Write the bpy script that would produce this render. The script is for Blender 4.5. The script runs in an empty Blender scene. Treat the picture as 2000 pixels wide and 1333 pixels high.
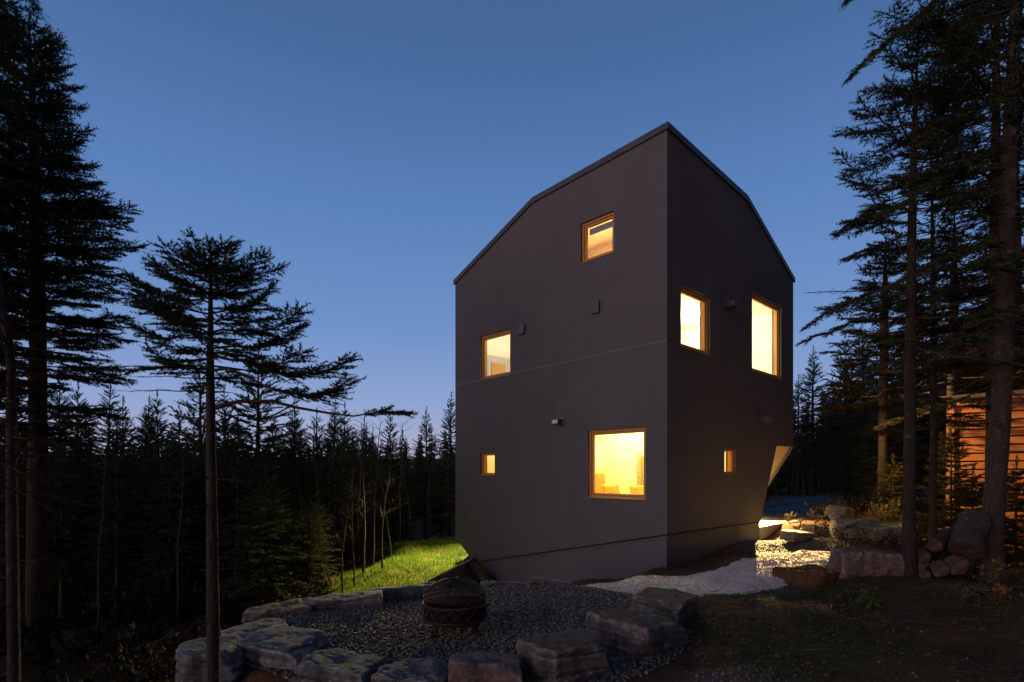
import bpy, math, random
import numpy as np
from mathutils import Vector, Matrix, noise as mnoise
from mathutils.geometry import tessellate_polygon

scn = bpy.context.scene
COL = scn.collection
R = math.radians
F = 1089.0            # focal length in photo pixels (2000 wide)
HY = 922.0            # horizon row
def W(px, py, Y):     # a point seen at photo pixel (px,py) at depth Y (eye at origin)
    return np.array([(px-1000.0)/F*Y, Y, (HY-py)/F*Y])

# ------------------------------------------------------------------ helpers
def tag(o, label=None, cat=None, group=None, kind=None):
    if label: o['label'] = label
    if cat: o['category'] = cat
    if group: o['group'] = group
    if kind: o['kind'] = kind
    return o
def empty(name, loc, rz=0.0):
    o = bpy.data.objects.new(name, None); COL.objects.link(o)
    o.location = Vector(loc); o.rotation_euler = (0, 0, rz); o.empty_display_size = .2
    return o
def link(name, me, parent=None, loc=None):
    o = bpy.data.objects.new(name, me); COL.objects.link(o)
    if parent is not None: o.parent = parent
    if loc is not None: o.location = Vector(loc)
    return o
def np_mesh(name, verts, faces, mats, midx=None, smooth=False):
    """verts (N,3); faces: list of int arrays (M,k) of mixed k"""
    me = bpy.data.meshes.new(name)
    verts = np.asarray(verts, dtype=np.float32)
    if not isinstance(faces, list): faces = [faces]
    faces = [np.asarray(f, dtype=np.int32) for f in faces if len(f)]
    nl = sum(f.size for f in faces); npoly = sum(len(f) for f in faces)
    me.vertices.add(len(verts)); me.vertices.foreach_set('co', verts.ravel())
    me.loops.add(nl); me.polygons.add(npoly)
    me.loops.foreach_set('vertex_index', np.concatenate([f.ravel() for f in faces]))
    tot = np.concatenate([np.full(len(f), f.shape[1], np.int32) for f in faces])
    start = np.concatenate([[0], np.cumsum(tot)[:-1]]).astype(np.int32)
    me.polygons.foreach_set('loop_start', start); me.polygons.foreach_set('loop_total', tot)
    for m in (mats if isinstance(mats, (list, tuple)) else [mats]): me.materials.append(m)
    if midx is not None: me.polygons.foreach_set('material_index', np.asarray(midx, np.int32))
    if smooth: me.polygons.foreach_set('use_smooth', np.ones(npoly, bool))
    me.update(calc_edges=True); me.validate()
    return me

class MB:
    """collects simple polygons in python lists"""
    def __init__(s): s.v=[]; s.f=[]; s.m=[]; s.T=lambda a,b,c:(a,b,c)
    def add(s, vs, fs, m=0):
        o=len(s.v); s.v+= [tuple(float(c) for c in v) for v in vs]; s.f+=[tuple(i+o for i in f) for f in fs]; s.m+=[m]*len(fs)
    def box(s, a0,a1,b0,b1,c0,c1, m=0):
        vs=[s.T(a,b,c) for a in (a0,a1) for b in (b0,b1) for c in (c0,c1)]
        s.add(vs, [(0,1,3,2),(4,6,7,5),(0,4,5,1),(2,3,7,6),(0,2,6,4),(1,5,7,3)], m)
    def tube(s, pts, radii, n=8, m=0, cap=True):
        pts=[Vector(p) for p in pts]; o=len(s.v); up=Vector((0.13,0.21,1))
        for i,p in enumerate(pts):
            t=(pts[min(i+1,len(pts)-1)]-pts[max(i-1,0)]).normalized()
            u=t.cross(up)
            if u.length<1e-3: u=t.cross(Vector((1,0,0)))
            u.normalize(); w=t.cross(u)
            for k in range(n):
                a=2*math.pi*k/n; q=p+(u*math.cos(a)+w*math.sin(a))*radii[i]; s.v.append(tuple(q))
        for i in range(len(pts)-1):
            for k in range(n):
                s.f.append((o+i*n+k,o+i*n+(k+1)%n,o+(i+1)*n+(k+1)%n,o+(i+1)*n+k)); s.m.append(m)
        if cap:
            s.f.append(tuple(o+k for k in range(n))[::-1]); s.m.append(m)
            e=o+(len(pts)-1)*n; s.f.append(tuple(e+k for k in range(n))); s.m.append(m)
    def build(s, name, mats, parent=None, smooth=False, bevel=0.0):
        me=bpy.data.meshes.new(name); me.from_pydata(s.v,[],s.f)
        for mm in (mats if isinstance(mats,(list,tuple)) else [mats]): me.materials.append(mm)
        for p,mi in zip(me.polygons,s.m): p.material_index=mi; p.use_smooth=smooth
        import bmesh
        bm=bmesh.new(); bm.from_mesh(me); bmesh.ops.recalc_face_normals(bm, faces=bm.faces[:])
        if bevel>0:
            bmesh.ops.remove_doubles(bm, verts=bm.verts[:], dist=1e-5)
            ed=[e for e in bm.edges if len(e.link_faces)==2 and e.calc_face_angle(0)>.6]
            bmesh.ops.bevel(bm, geom=ed, offset=bevel, segments=2, profile=.6, affect='EDGES')
        bm.to_mesh(me); bm.free()
        return link(name, me, parent)

# ------------------------------------------------------------------ materials
def new_mat(name):
    m=bpy.data.materials.new(name); m.use_nodes=True
    nt=m.node_tree; b=nt.nodes['Principled BSDF']
    b.inputs['Specular IOR Level'].default_value=.25
    return m, nt, b
def ramp(nt, fac, stops):
    r=nt.nodes.new('ShaderNodeValToRGB'); e=r.color_ramp.elements
    while len(e)<len(stops): e.new(.5)
    for i,(p,c) in enumerate(stops):
        e[i].position=p; e[i].color=(c[0],c[1],c[2],1)
    nt.links.new(fac, r.inputs['Fac']); return r.outputs['Color']
def tex(nt, kind, scale, coord='Object', detail=4, rough=.55, sx=(1,1,1), **kw):
    tc=nt.nodes.new('ShaderNodeTexCoord'); mp=nt.nodes.new('ShaderNodeMapping')
    mp.inputs['Scale'].default_value=sx
    nt.links.new(tc.outputs[coord], mp.inputs['Vector'])
    t=nt.nodes.new(kind); t.inputs['Scale'].default_value=scale
    if 'Detail' in t.inputs: t.inputs['Detail'].default_value=detail
    if 'Roughness' in t.inputs: t.inputs['Roughness'].default_value=rough
    for k,v in kw.items():
        if k in t.inputs: t.inputs[k].default_value=v
        else: setattr(t,k,v)
    nt.links.new(mp.outputs[0], t.inputs['Vector']); return t
def bump(nt, b, h, strength=.4, dist=.02, prev=None):
    n=nt.nodes.new('ShaderNodeBump'); n.inputs['Strength'].default_value=strength; n.inputs['Distance'].default_value=dist
    nt.links.new(h, n.inputs['Height'])
    if prev is not None: nt.links.new(prev, n.inputs['Normal'])
    nt.links.new(n.outputs[0], b.inputs['Normal']); return n.outputs[0]
def mixc(nt, fac, a, b2, mode='MIX'):
    m=nt.nodes.new('ShaderNodeMix'); m.data_type='RGBA'; m.blend_type=mode
    def put(sock, v):
        if isinstance(v,(tuple,list)): sock.default_value=(v[0],v[1],v[2],1)
        elif isinstance(v,(int,float)): sock.default_value=v
        else: nt.links.new(v,sock)
    put(m.inputs[0],fac); put(m.inputs[6],a); put(m.inputs[7],b2)
    return m.outputs[2]
def simple(name, c1, c2, scale=6, rough=.8, bstr=.3, bdist=.01, bscale=40, coord='Object', sx=(1,1,1), metallic=0, spec=.25):
    m,nt,b=new_mat(name)
    n=tex(nt,'ShaderNodeTexNoise',scale,coord,sx=sx)
    nt.links.new(ramp(nt,n.outputs['Fac'],[(.3,c1),(.7,c2)]), b.inputs['Base Color'])
    b.inputs['Roughness'].default_value=rough; b.inputs['Metallic'].default_value=metallic
    b.inputs['Specular IOR Level'].default_value=spec
    if bstr>0:
        n2=tex(nt,'ShaderNodeTexNoise',bscale,coord,sx=sx,detail=5); bump(nt,b,n2.outputs['Fac'],bstr,bdist)
    return m

def m_stucco():
    m,nt,b=new_mat('stucco')
    n=tex(nt,'ShaderNodeTexNoise',.55,detail=6,rough=.6); s=tex(nt,'ShaderNodeTexNoise',1.3,detail=5,sx=(2.2,2.2,.22))
    c=ramp(nt,n.outputs['Fac'],[(.3,(.105,.1015,.1055)),(.72,(.126,.1215,.1255))])
    c2=ramp(nt,s.outputs['Fac'],[(.35,(.965,.965,.965)),(.65,(1.02,1.02,1.02))])
    nt.links.new(mixc(nt,1.0,c,c2,'MULTIPLY'), b.inputs['Base Color'])
    b.inputs['Roughness'].default_value=.86; b.inputs['Specular IOR Level'].default_value=.2
    f=tex(nt,'ShaderNodeTexNoise',130,detail=3); g=tex(nt,'ShaderNodeTexNoise',9,detail=4)
    p=bump(nt,b,g.outputs['Fac'],.12,.03); bump(nt,b,f.outputs['Fac'],.45,.006,p)
    return m
def m_wood(name,c1,c2,scale=7,sx=(1,1,8),rough=.55):
    m,nt,b=new_mat(name)
    w=tex(nt,'ShaderNodeTexNoise',scale,sx=sx,detail=5)
    nt.links.new(ramp(nt,w.outputs['Fac'],[(.3,c1),(.7,c2)]), b.inputs['Base Color'])
    b.inputs['Roughness'].default_value=rough; bump(nt,b,w.outputs['Fac'],.2,.004); return m
def m_bark(name,c1,c2,lichen=(.19,.18,.165),amt=.62):
    m,nt,b=new_mat(name)
    n=tex(nt,'ShaderNodeTexNoise',13,sx=(1,1,.35),detail=6,rough=.65)
    c=ramp(nt,n.outputs['Fac'],[(.3,c1),(.7,c2)])
    l=tex(nt,'ShaderNodeTexNoise',7,detail=5,rough=.7)
    f=ramp(nt,l.outputs['Fac'],[(amt-.03,(0,0,0)),(amt+.06,(1,1,1))])
    nt.links.new(mixc(nt,f,c,lichen), b.inputs['Base Color'])
    b.inputs['Roughness'].default_value=.95
    v=tex(nt,'ShaderNodeTexVoronoi',38,sx=(1,1,.4)); p=bump(nt,b,v.outputs['Distance'],.7,.012)
    bump(nt,b,n.outputs['Fac'],.7,.02,p); return m
def m_needles(name,c1,c2,c3):
    m,nt,b=new_mat(name)
    n=tex(nt,'ShaderNodeTexNoise',1.6,'Object',detail=3); n2=tex(nt,'ShaderNodeTexNoise',18,'Object',detail=2)
    oi=nt.nodes.new('ShaderNodeObjectInfo')
    c=ramp(nt,n.outputs['Fac'],[(.32,c1),(.68,c2)])
    f=ramp(nt,n2.outputs['Fac'],[(.5,(0,0,0)),(.75,(1,1,1))])
    c=mixc(nt,f,c,c3)
    v=ramp(nt,oi.outputs['Random'],[(0,(.75,.8,.8)),(1,(1.2,1.1,.95))])
    nt.links.new(mixc(nt,1.0,c,v,'MULTIPLY'), b.inputs['Base Color'])
    b.inputs['Roughness'].default_value=.7; b.inputs['Specular IOR Level'].default_value=.12
    out=[n_ for n_ in nt.nodes if n_.type=='OUTPUT_MATERIAL'][0]; tl=nt.nodes.new('ShaderNodeBsdfTranslucent'); mx=nt.nodes.new('ShaderNodeMixShader'); mx.inputs[0].default_value=.3
    nt.links.new(b.inputs['Base Color'].links[0].from_socket,tl.inputs['Color']); nt.links.new(b.outputs[0],mx.inputs[1]); nt.links.new(tl.outputs[0],mx.inputs[2]); nt.links.new(mx.outputs[0],out.inputs[0])
    return m
def m_rock(name,c1,c2,c3,top=None):
    m,nt,b=new_mat(name)
    n=tex(nt,'ShaderNodeTexNoise',4.5,detail=8,rough=.65)
    c=ramp(nt,n.outputs['Fac'],[(.28,c1),(.5,c2),(.74,c3)])
    v=tex(nt,'ShaderNodeTexNoise',11,detail=9,rough=.75,Distortion=1.4)
    f=ramp(nt,v.outputs['Fac'],[(.56,(0,0,0)),(.63,(.7,.7,.7))])
    c=mixc(nt,f,c,(c3[0]*1.7,c3[1]*1.7,c3[2]*1.75))
    k=tex(nt,'ShaderNodeTexVoronoi',2.6,feature='DISTANCE_TO_EDGE'); 
    kd=ramp(nt,k.outputs['Distance'],[(0,(.35,.35,.35)),(.05,(1,1,1))])
    c=mixc(nt,.5,c,mixc(nt,1.0,c,kd,'MULTIPLY'))
    if top is not None:
        g=nt.nodes.new('ShaderNodeNewGeometry'); s=nt.nodes.new('ShaderNodeSeparateXYZ'); nt.links.new(g.outputs['Normal'],s.inputs[0])
        l=tex(nt,'ShaderNodeTexNoise',6,detail=6,rough=.7)
        mu=nt.nodes.new('ShaderNodeMath'); mu.operation='MULTIPLY'; nt.links.new(s.outputs['Z'],mu.inputs[0]); nt.links.new(l.outputs['Fac'],mu.inputs[1])
        f2=ramp(nt,mu.outputs[0],[(.42,(0,0,0)),(.55,(1,1,1))]); c=mixc(nt,f2,c,top)
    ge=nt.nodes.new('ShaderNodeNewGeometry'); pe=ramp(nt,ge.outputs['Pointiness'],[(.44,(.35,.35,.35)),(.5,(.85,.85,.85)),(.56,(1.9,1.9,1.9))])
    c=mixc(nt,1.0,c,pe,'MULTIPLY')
    nt.links.new(c,b.inputs['Base Color']); b.inputs['Roughness'].default_value=.9
    s2=tex(nt,'ShaderNodeTexNoise',9,sx=(1,1,3.2),detail=9,rough=.7); p=bump(nt,b,s2.outputs['Fac'],.9,.06)
    n3=tex(nt,'ShaderNodeTexNoise',55,detail=5,rough=.7); bump(nt,b,n3.outputs['Fac'],.6,.012,p)
    return m
def m_glass():
    m=bpy.data.materials.new('window_glass'); m.use_nodes=True; nt=m.node_tree
    for n in list(nt.nodes): nt.nodes.remove(n)
    o=nt.nodes.new('ShaderNodeOutputMaterial'); mx=nt.nodes.new('ShaderNodeMixShader'); t=nt.nodes.new('ShaderNodeBsdfTransparent'); g=nt.nodes.new('ShaderNodeBsdfGlossy')
    fr=nt.nodes.new('ShaderNodeLayerWeight'); fr.inputs['Blend'].default_value=.5; g.inputs['Roughness'].default_value=.01
    pw=nt.nodes.new('ShaderNodeMath'); pw.operation='POWER'; pw.inputs[1].default_value=5
    mu=nt.nodes.new('ShaderNodeMath'); mu.operation='MULTIPLY_ADD'; mu.inputs[1].default_value=.9; mu.inputs[2].default_value=.085
    nt.links.new(fr.outputs['Facing'],pw.inputs[0]); nt.links.new(pw.outputs[0],mu.inputs[0]); nt.links.new(mu.outputs[0],mx.inputs[0]); nt.links.new(t.outputs[0],mx.inputs[1]); nt.links.new(g.outputs[0],mx.inputs[2]); nt.links.new(mx.outputs[0],o.inputs[0])
    return m
M={}
M['stucco']=m_stucco()
M['base']=simple('foundation_parging',(.106,.105,.11),(.128,.127,.132),1.2,.88,.4,.005,120)
M['joint']=simple('control_joint_metal',(.17,.155,.155),(.2,.185,.185),4,.6,0)
M['flash']=simple('dark_flashing',(.05,.047,.05),(.075,.07,.073),3,.4,.05,.002,20,metallic=.4,spec=.5)
M['gap']=simple('painted_shadow_strip',(.02,.018,.018),(.026,.024,.024),4,.9,0)  # dark colour standing for the shade under the wall edge
M['fixture']=simple('fixture_metal',(.07,.066,.072),(.1,.095,.1),8,.45,.05,.001,60,metallic=.3,spec=.5)
M['frame']=m_wood('window_frame_wood',(.44,.21,.06),(.56,.30,.10),6,(6,6,6))
M['paint']=simple('interior_white',(.74,.71,.64),(.8,.77,.7),1.5,.8,.05,.003,30)
M['cream']=simple('interior_cream',(.80,.66,.22),(.84,.70,.26),1.5,.8,.05,.003,30)
M['panel']=m_wood('interior_plywood',(.52,.33,.15),(.62,.41,.2),4,(1,1,10))
M['floorb']=m_wood('floor_boards',(.3,.18,.08),(.4,.25,.12),4,(8,1,1))
M['glass']=m_glass()
M['soffit']=simple('porch_facing',(.34,.27,.18),(.42,.34,.23),3,.8,.15,.004,60)
M['deck']=simple('porch_concrete',(.32,.3,.27),(.42,.4,.36),5,.85,.3,.005,70)
M['linen']=simple('white_linen',(.68,.64,.56),(.76,.72,.64),7,.9,.6,.03,9)
M['ochre']=simple('ochre_fabric',(.42,.25,.03),(.52,.32,.05),9,.9,.3,.01,50)
M['orange']=m_wood('orange_cabinet_wood',(.5,.2,.03),(.6,.26,.05),5,(1,1,8))
M['art']=simple('speckled_art',(.02,.018,.015),(.5,.38,.12),55,.7,0)
M['bark']=m_bark('spruce_bark',(.022,.015,.011),(.05,.036,.028),(.10,.092,.083),.64)
M['barkw']=m_bark('warm_lit_bark',(.05,.03,.018),(.10,.065,.04),(.15,.125,.10),.64)  # bark warmed and lightened, lamp light put into the colour
M['barkg']=m_bark('grey_bark',(.03,.022,.018),(.068,.052,.042),(.13,.118,.105),.62)
M['branch']=simple('branch_wood',(.045,.032,.025),(.09,.066,.05),20,.95,0)
M['needle']=m_needles('spruce_needles',(.036,.048,.028),(.066,.086,.042),(.095,.115,.055))
M['needlef']=m_needles('forest_needles',(.042,.058,.036),(.075,.10,.055),(.10,.12,.065))
M['needlew']=m_needles('warm_lit_needles',(.035,.033,.012),(.06,.05,.018),(.085,.07,.026))  # needles browned so the colour carries the warm house light
M['red']=m_needles('dead_needles',(.06,.022,.014),(.10,.04,.022),(.05,.035,.02))
M['rock']=m_rock('grey_limestone',(.065,.062,.06),(.17,.163,.157),(.33,.317,.303))
M['rockb']=m_rock('brown_topped_limestone',(.055,.047,.042),(.14,.124,.11),(.28,.25,.222),(.17,.095,.05))
M['rockp']=m_rock('pink_granite',(.12,.075,.066),(.20,.13,.112),(.30,.225,.205))
M['rockl']=m_rock('pale_ledge_stone',(.08,.073,.063),(.16,.146,.126),(.25,.232,.2))
M['rockd']=m_rock('dark_brown_rock',(.012,.010,.008),(.022,.018,.013),(.035,.029,.022))  # very dark brown tones throughout
M['iron']=simple('rusted_iron',(.022,.017,.015),(.07,.042,.028),14,.75,.3,.003,60,metallic=.3)
M['cut']=None
M['shedw']=m_wood('cedar_boards',(.29,.105,.03),(.42,.165,.05),3,(1,1,6),.7)
M['shedr']=simple('shed_roof_edge',(.09,.06,.045),(.14,.10,.08),5,.7,.1,.003,30)
M['dark']=simple('dark_backing_and_shade',(.012,.01,.009),(.02,.017,.014),3,.95,0)  # near-black backing; also stands for shade on the shed's side

# ------------------------------------------------------------------ house geometry frame
P=np.array([303/F*12.0,12.0]); dL=np.array([-1050.0,1089.0]); dL/=np.linalg.norm(dL)
dR=np.array([-dL[0]*0+dL[1], -dL[0]]); dR/=np.linalg.norm(dR)
S=7.34
def HL(l,r,z):  # house coords: l along left face, r along right face
    q=P+l*dL+r*dR; return (q[0],q[1],z)
def lcoord(px):  # px -> t on left face
    k=(px-1000)/F; return (P[0]-k*P[1])/(k*dL[1]-dL[0])
def rcoord(px):
    k=(px-1000)/F; return (k*P[1]-P[0])/(dR[0]-k*dR[1])
def in_house(X,Y,margin=0.0):
    dx=X-P[0]; dy=Y-P[1]
    l=dx*dL[0]+dy*dL[1]; r=dx*dR[0]+dy*dR[1]
    return (l>-margin)&(l<S+margin)&(r>-margin)&(r<S+margin)

# ------------------------------------------------------------------ terrain
PC=(-.45,6.6)
CP=np.array([(0,0,-1.62),(2.5,4,-1.63),(4,4,-1.6),(6.5,5,-1.52),(3,7,-1.67),(6.1,8.6,-1.6),(9,8,-1.5),(13,8,-1.4),(13,3,-1.4),(-1.5,1.5,-1.9),
 (1.6,9.0,-1.92),(2.6,10.2,-2.0),(4,9.6,-1.87),(5.5,12,-1.86),(6.9,14.8,-1.84),(6.6,12.6,-1.85),(3.3,11.6,-2.1),(1.8,12.6,-2.45),
 (9,14,-1.62),(9,16.5,-1.5),(12,16,-1.3),(8,20,-1.4),(14,20,-1.3),(14,29,-1.35),(22,30,-1.1),(22,15,-1.0),
 (-3.9,6,-3.05),(-3.6,4,-2.85),(-3.0,3,-2.6),(-6,6,-3.4),(-6,10,-3.6),(-3.6,9,-3.15),(-10,15,-3.9),(-6,14,-3.55),(-6.2,18,-3.5),(-7.5,22,-3.7),(-15,25,-4.2),(-5,26,-3.4),(0,32,-2.6),(-14,8,-3.9),
 (-1,12,-3.05),(-3,12.8,-3.12),(-1.5,15.5,-2.78),(-3.2,16.5,-2.66),(-1.5,19.0,-2.4),(-3.4,18.6,-2.45),(-4.6,17,-3.05),(1,21,-2.1),
 (0,9.5,-2.05),(-1.5,10,-2.6),(1,11,-2.4),(-.3,13.5,-3.15),(.8,12.8,-2.95),(-.4,15,-3.3),(-1.1,14,-3.15),(1.8,12.2,-2.6),(-40,60,-5),(40,60,-.6),(0,80,-2),(-60,20,-5),(60,20,0),(0,-30,-1.4),(200,200,2),(-200,200,-4)])
def smooth(a,b,x):
    t=np.clip((x-a)/(b-a),0,1); return t*t*(3-2*t)
def vnoise(x,y,s,seed=0):
    """cheap smooth value noise (vectorised)"""
    x=x*s; y=y*s; xi=np.floor(x).astype(np.int64); yi=np.floor(y).astype(np.int64); fx=x-xi; fy=y-yi
    fx=fx*fx*(3-2*fx); fy=fy*fy*(3-2*fy)
    def h(a,b):
        n=(a*374761393+b*668265263+seed*69069)&0x7fffffff; n=((n^(n>>13))*1274126177)&0x7fffffff
        return ((n^(n>>16))&0xffff)/65535.0
    return (h(xi,yi)*(1-fx)+h(xi+1,yi)*fx)*(1-fy)+(h(xi,yi+1)*(1-fx)+h(xi+1,yi+1)*fx)*fy
def pit_cut(X,Y):   # >0 beyond the straight far rims of the gravel circle
    return np.maximum(-.6*(X+2.6)+.8*(Y-7.0), Y-8.4-.08*X)
def H(X,Y,detail=True):
    X=np.atleast_1d(np.asarray(X,float)); Y=np.atleast_1d(np.asarray(Y,float))
    num=np.zeros_like(X); den=np.zeros_like(X)
    for a,b,c in CP:
        w=1.0/(((X-a)**2+(Y-b)**2)**1.6+.02); num+=w*c; den+=w
    z=num/den
    d=np.hypot(X-PC[0],Y-PC[1])
    wob=2.45+.12*(vnoise(X,Y,1.3,5)-.5)
    w=(1-smooth(wob,wob+.55,d))*(1-smooth(.2,.75,pit_cut(X,Y)))
    near=smooth(-1.6,-.6,X)*smooth(5.0,4.2,Y)   # the near edge meets the camera's own level
    z=z*(1-w)+(-1.76)*w
    if detail:
        far=smooth(60,20,np.hypot(X,Y))
        rough=np.where(w>.5,.35,1.0)
        z=z+rough*far*(.10*(vnoise(X,Y,.9,1)-.5)+.05*(vnoise(X,Y,3.1,2)-.5)+.022*(vnoise(X,Y,9,3)-.5))
    return z+7*smooth(70,190,np.hypot(X,Y))
def Hs(x,y): return float(H(x,y)[0])

def path_mask(X,Y):
    """pale crushed stone band along the right-hand house wall; 1 inside"""
    pts=[(1.0,9.3,.4),(1.5,9.3,.65),(2.6,9.5,1.05),(3.9,9.95,1.2),(5.0,10.8,.98),(6.05,11.7,.72),(6.9,12.2,.5),(7.6,12.6,.25)]
    best=np.full(X.shape,-9.0)
    for (a,b,ra),(c,d,rb) in zip(pts[:-1],pts[1:]):
        vx,vy=c-a,d-b; L2=vx*vx+vy*vy
        t=np.clip(((X-a)*vx+(Y-b)*vy)/L2,0,1)
        dd=np.hypot(X-a-t*vx,Y-b-t*vy); best=np.maximum(best,(ra+t*(rb-ra))-dd)
    best=best+.28*(vnoise(X,Y,1.7,11)-.5)+.12*(vnoise(X,Y,5,12)-.5)
    return best
def lawn_mask(X,Y):
    e=((X+2.2)/2.9)**2+((Y-16.2)/4.4)**2
    return (1-smooth(.75,1.1,e+.4*(vnoise(X,Y,1.2,21)-.5)))*smooth(-.9,-1.5,X-.12*(Y-15))
def moss_mask(X,Y):
    a=smooth(.50,.72,vnoise(X,Y,.85,31)*.65+vnoise(X,Y,2.6,32)*.35+.12)
    c=np.exp(-(((X-3.9)/1.5)**2+((Y-7.0)/1.1)**2))+.7*np.exp(-(((X-2.6)/.8)**2+((Y-5.2)/.7)**2))+.25
    return a*smooth(1.6,2.3,X)*smooth(11,8.5,Y)*np.clip(c,0,1)

def m_ground():
    m,nt,b=new_mat('forest_floor')
    at=nt.nodes.new('ShaderNodeAttribute'); at.attribute_name='mask'; sp=nt.nodes.new('ShaderNodeSeparateColor'); nt.links.new(at.outputs['Color'],sp.inputs[0])
    n=tex(nt,'ShaderNodeTexNoise',3.2,detail=8,rough=.7); n2=tex(nt,'ShaderNodeTexNoise',42,detail=6,rough=.75)
    c=ramp(nt,n.outputs['Fac'],[(.3,(.10,.045,.02)),(.55,(.18,.09,.042)),(.75,(.26,.145,.078))])
    s=ramp(nt,n2.outputs['Fac'],[(.35,(.45,.42,.4)),(.6,(1,1,1)),(.78,(1.9,1.75,1.6))])
    c=mixc(nt,1.0,c,s,'MULTIPLY')
    g=ramp(nt,n2.outputs['Fac'],[(.3,(.018,.03,.008)),(.7,(.05,.075,.02))])
    c=mixc(nt,sp.outputs[0],c,g)
    gr=tex(nt,'ShaderNodeTexVoronoi',46); gc=ramp(nt,gr.outputs['Color'],[(.2,(.035,.03,.026)),(.5,(.08,.068,.058)),(.9,(.17,.145,.12))])
    c=mixc(nt,sp.outputs[1],c,gc)
    nt.links.new(c,b.inputs['Base Color']); b.inputs['Roughness'].default_value=.97; b.inputs['Specular IOR Level'].default_value=.1
    p=bump(nt,b,n2.outputs['Fac'],.9,.03); 
    bump(nt,b,gr.outputs['Distance'],.4,.02,p)
    return m
M['ground']=m_ground()
def axis(lo,hi,a,b,step,n):
    fine=np.arange(a,b+1e-6,step)
    l=a-(np.geomspace(1,1+a-lo,n)-1)[1:][::-1]; r=b+(np.geomspace(1,1+hi-b,n)-1)[1:]
    return np.concatenate([l,fine,r])
def build_ground():
    xs=axis(-400,400,-9,13,.085,26); ys=axis(-60,500,1.5,20,.085,26)
    X,Y=np.meshgrid(xs,ys); x=X.ravel(); y=Y.ravel(); z=H(x,y)
    nx=len(xs); ny=len(ys); i=np.arange(nx*ny).reshape(ny,nx)
    q=np.stack([i[:-1,:-1],i[:-1,1:],i[1:,1:],i[1:,:-1]],-1).reshape(-1,4)
    z=np.where(in_house(x,y,-.5),np.minimum(z,-3.6),z)
    me=np_mesh('ground',np.stack([x,y,z],1),q,M['ground'],smooth=True)
    ca=me.color_attributes.new('mask','FLOAT_COLOR','POINT')
    d=np.hypot(x-PC[0],y-PC[1])
    green=np.clip(np.maximum(lawn_mask(x,y),moss_mask(x,y)*.8),0,1)
    pit=(1-smooth(2.0,2.35,d))*(1-smooth(.1,.4,pit_cut(x,y)))
    gr2=smooth(.0,.25,1.05-np.hypot((x-6.9)/1.25,(y-14.2)/1.0)) + .7*smooth(.3,-.25,np.abs(path_mask(x,y)+.2)-.15)
    thin=.55*smooth(.45,.75,vnoise(x,y,1.1,41))*smooth(3.4,1.7,x)*smooth(9.5,8.5,y)*smooth(1.2,1.7,x)
    gra=np.clip(pit+gr2+thin,0,1)
    col=np.stack([green,gra,np.zeros_like(x),np.ones_like(x)],1).astype(np.float32)
    ca.data.foreach_set('color',col.ravel())
    tag(link('ground',me),kind='structure')
build_ground()

def sheet(name,mask,x0,x1,y0,y1,step,mat,lift,lump=None):
    xs=np.arange(x0,x1,step); ys=np.arange(y0,y1,step); X,Y=np.meshgrid(xs,ys); x=X.ravel(); y=Y.ravel()
    mk=mask(x,y); z=H(x,y)+np.clip(mk,-.2,1)*0+lift(x,y,mk)
    nx=len(xs); i=np.arange(len(x)).reshape(len(ys),nx)
    q=np.stack([i[:-1,:-1],i[:-1,1:],i[1:,1:],i[1:,:-1]],-1).reshape(-1,4)
    keep=(mk[q].max(1)>-.06)&(~in_house(x,y,-.06)[q].any(1))
    q=q[keep]; u,inv=np.unique(q,return_inverse=True)
    return np_mesh(name,np.stack([x,y,z],1)[u],inv.reshape(-1,4),mat,smooth=True)
def m_crushed():
    m,nt,b=new_mat('pale_crushed_stone')
    n=tex(nt,'ShaderNodeTexNoise',2.2,detail=7); v=tex(nt,'ShaderNodeTexVoronoi',60)
    c=ramp(nt,n.outputs['Fac'],[(.3,(.70,.585,.475)),(.7,(.86,.73,.605))])
    s=ramp(nt,v.outputs['Color'],[(.1,(.62,.6,.58)),(.6,(1,1,1)),(.95,(1.2,1.2,1.2))])
    nt.links.new(mixc(nt,1.0,c,s,'MULTIPLY'),b.inputs['Base Color']); b.inputs['Roughness'].default_value=.95
    p=bump(nt,b,v.outputs['Distance'],.8,.02); g=tex(nt,'ShaderNodeTexNoise',14,detail=6); bump(nt,b,g.outputs['Fac'],.6,.04,p)
    return m
M['crushed']=m_crushed()
def path_lift(x,y,mk):
    e=smooth(-.06,.35,mk)
    lump=.08*vnoise(x*.8+y*.45,y-x*.6,1.5,51)+.03*np.abs(vnoise(x,y,2.6,52)-.5)*2+.012*vnoise(x,y,11,53)
    return -.02+e*(.05+lump)
me=sheet('path',path_mask,.3,8.4,8.2,15,.045,M['crushed'],path_lift)
tag(link('path',me),kind='structure')
def drive_mask(x,y):
    return 1.8-np.abs((y-23.0)-.75*(x-12.0))*.55+.3*(vnoise(x,y,.7,61)-.5)
me=sheet('driveway',drive_mask,5,24,15.8,34,.25,simple('driveway_gravel',(.075,.078,.09),(.13,.133,.15),5,.95,.6,.02,50),lambda x,y,m:.03+0*x)
tag(link('driveway',me),kind='structure')

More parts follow.
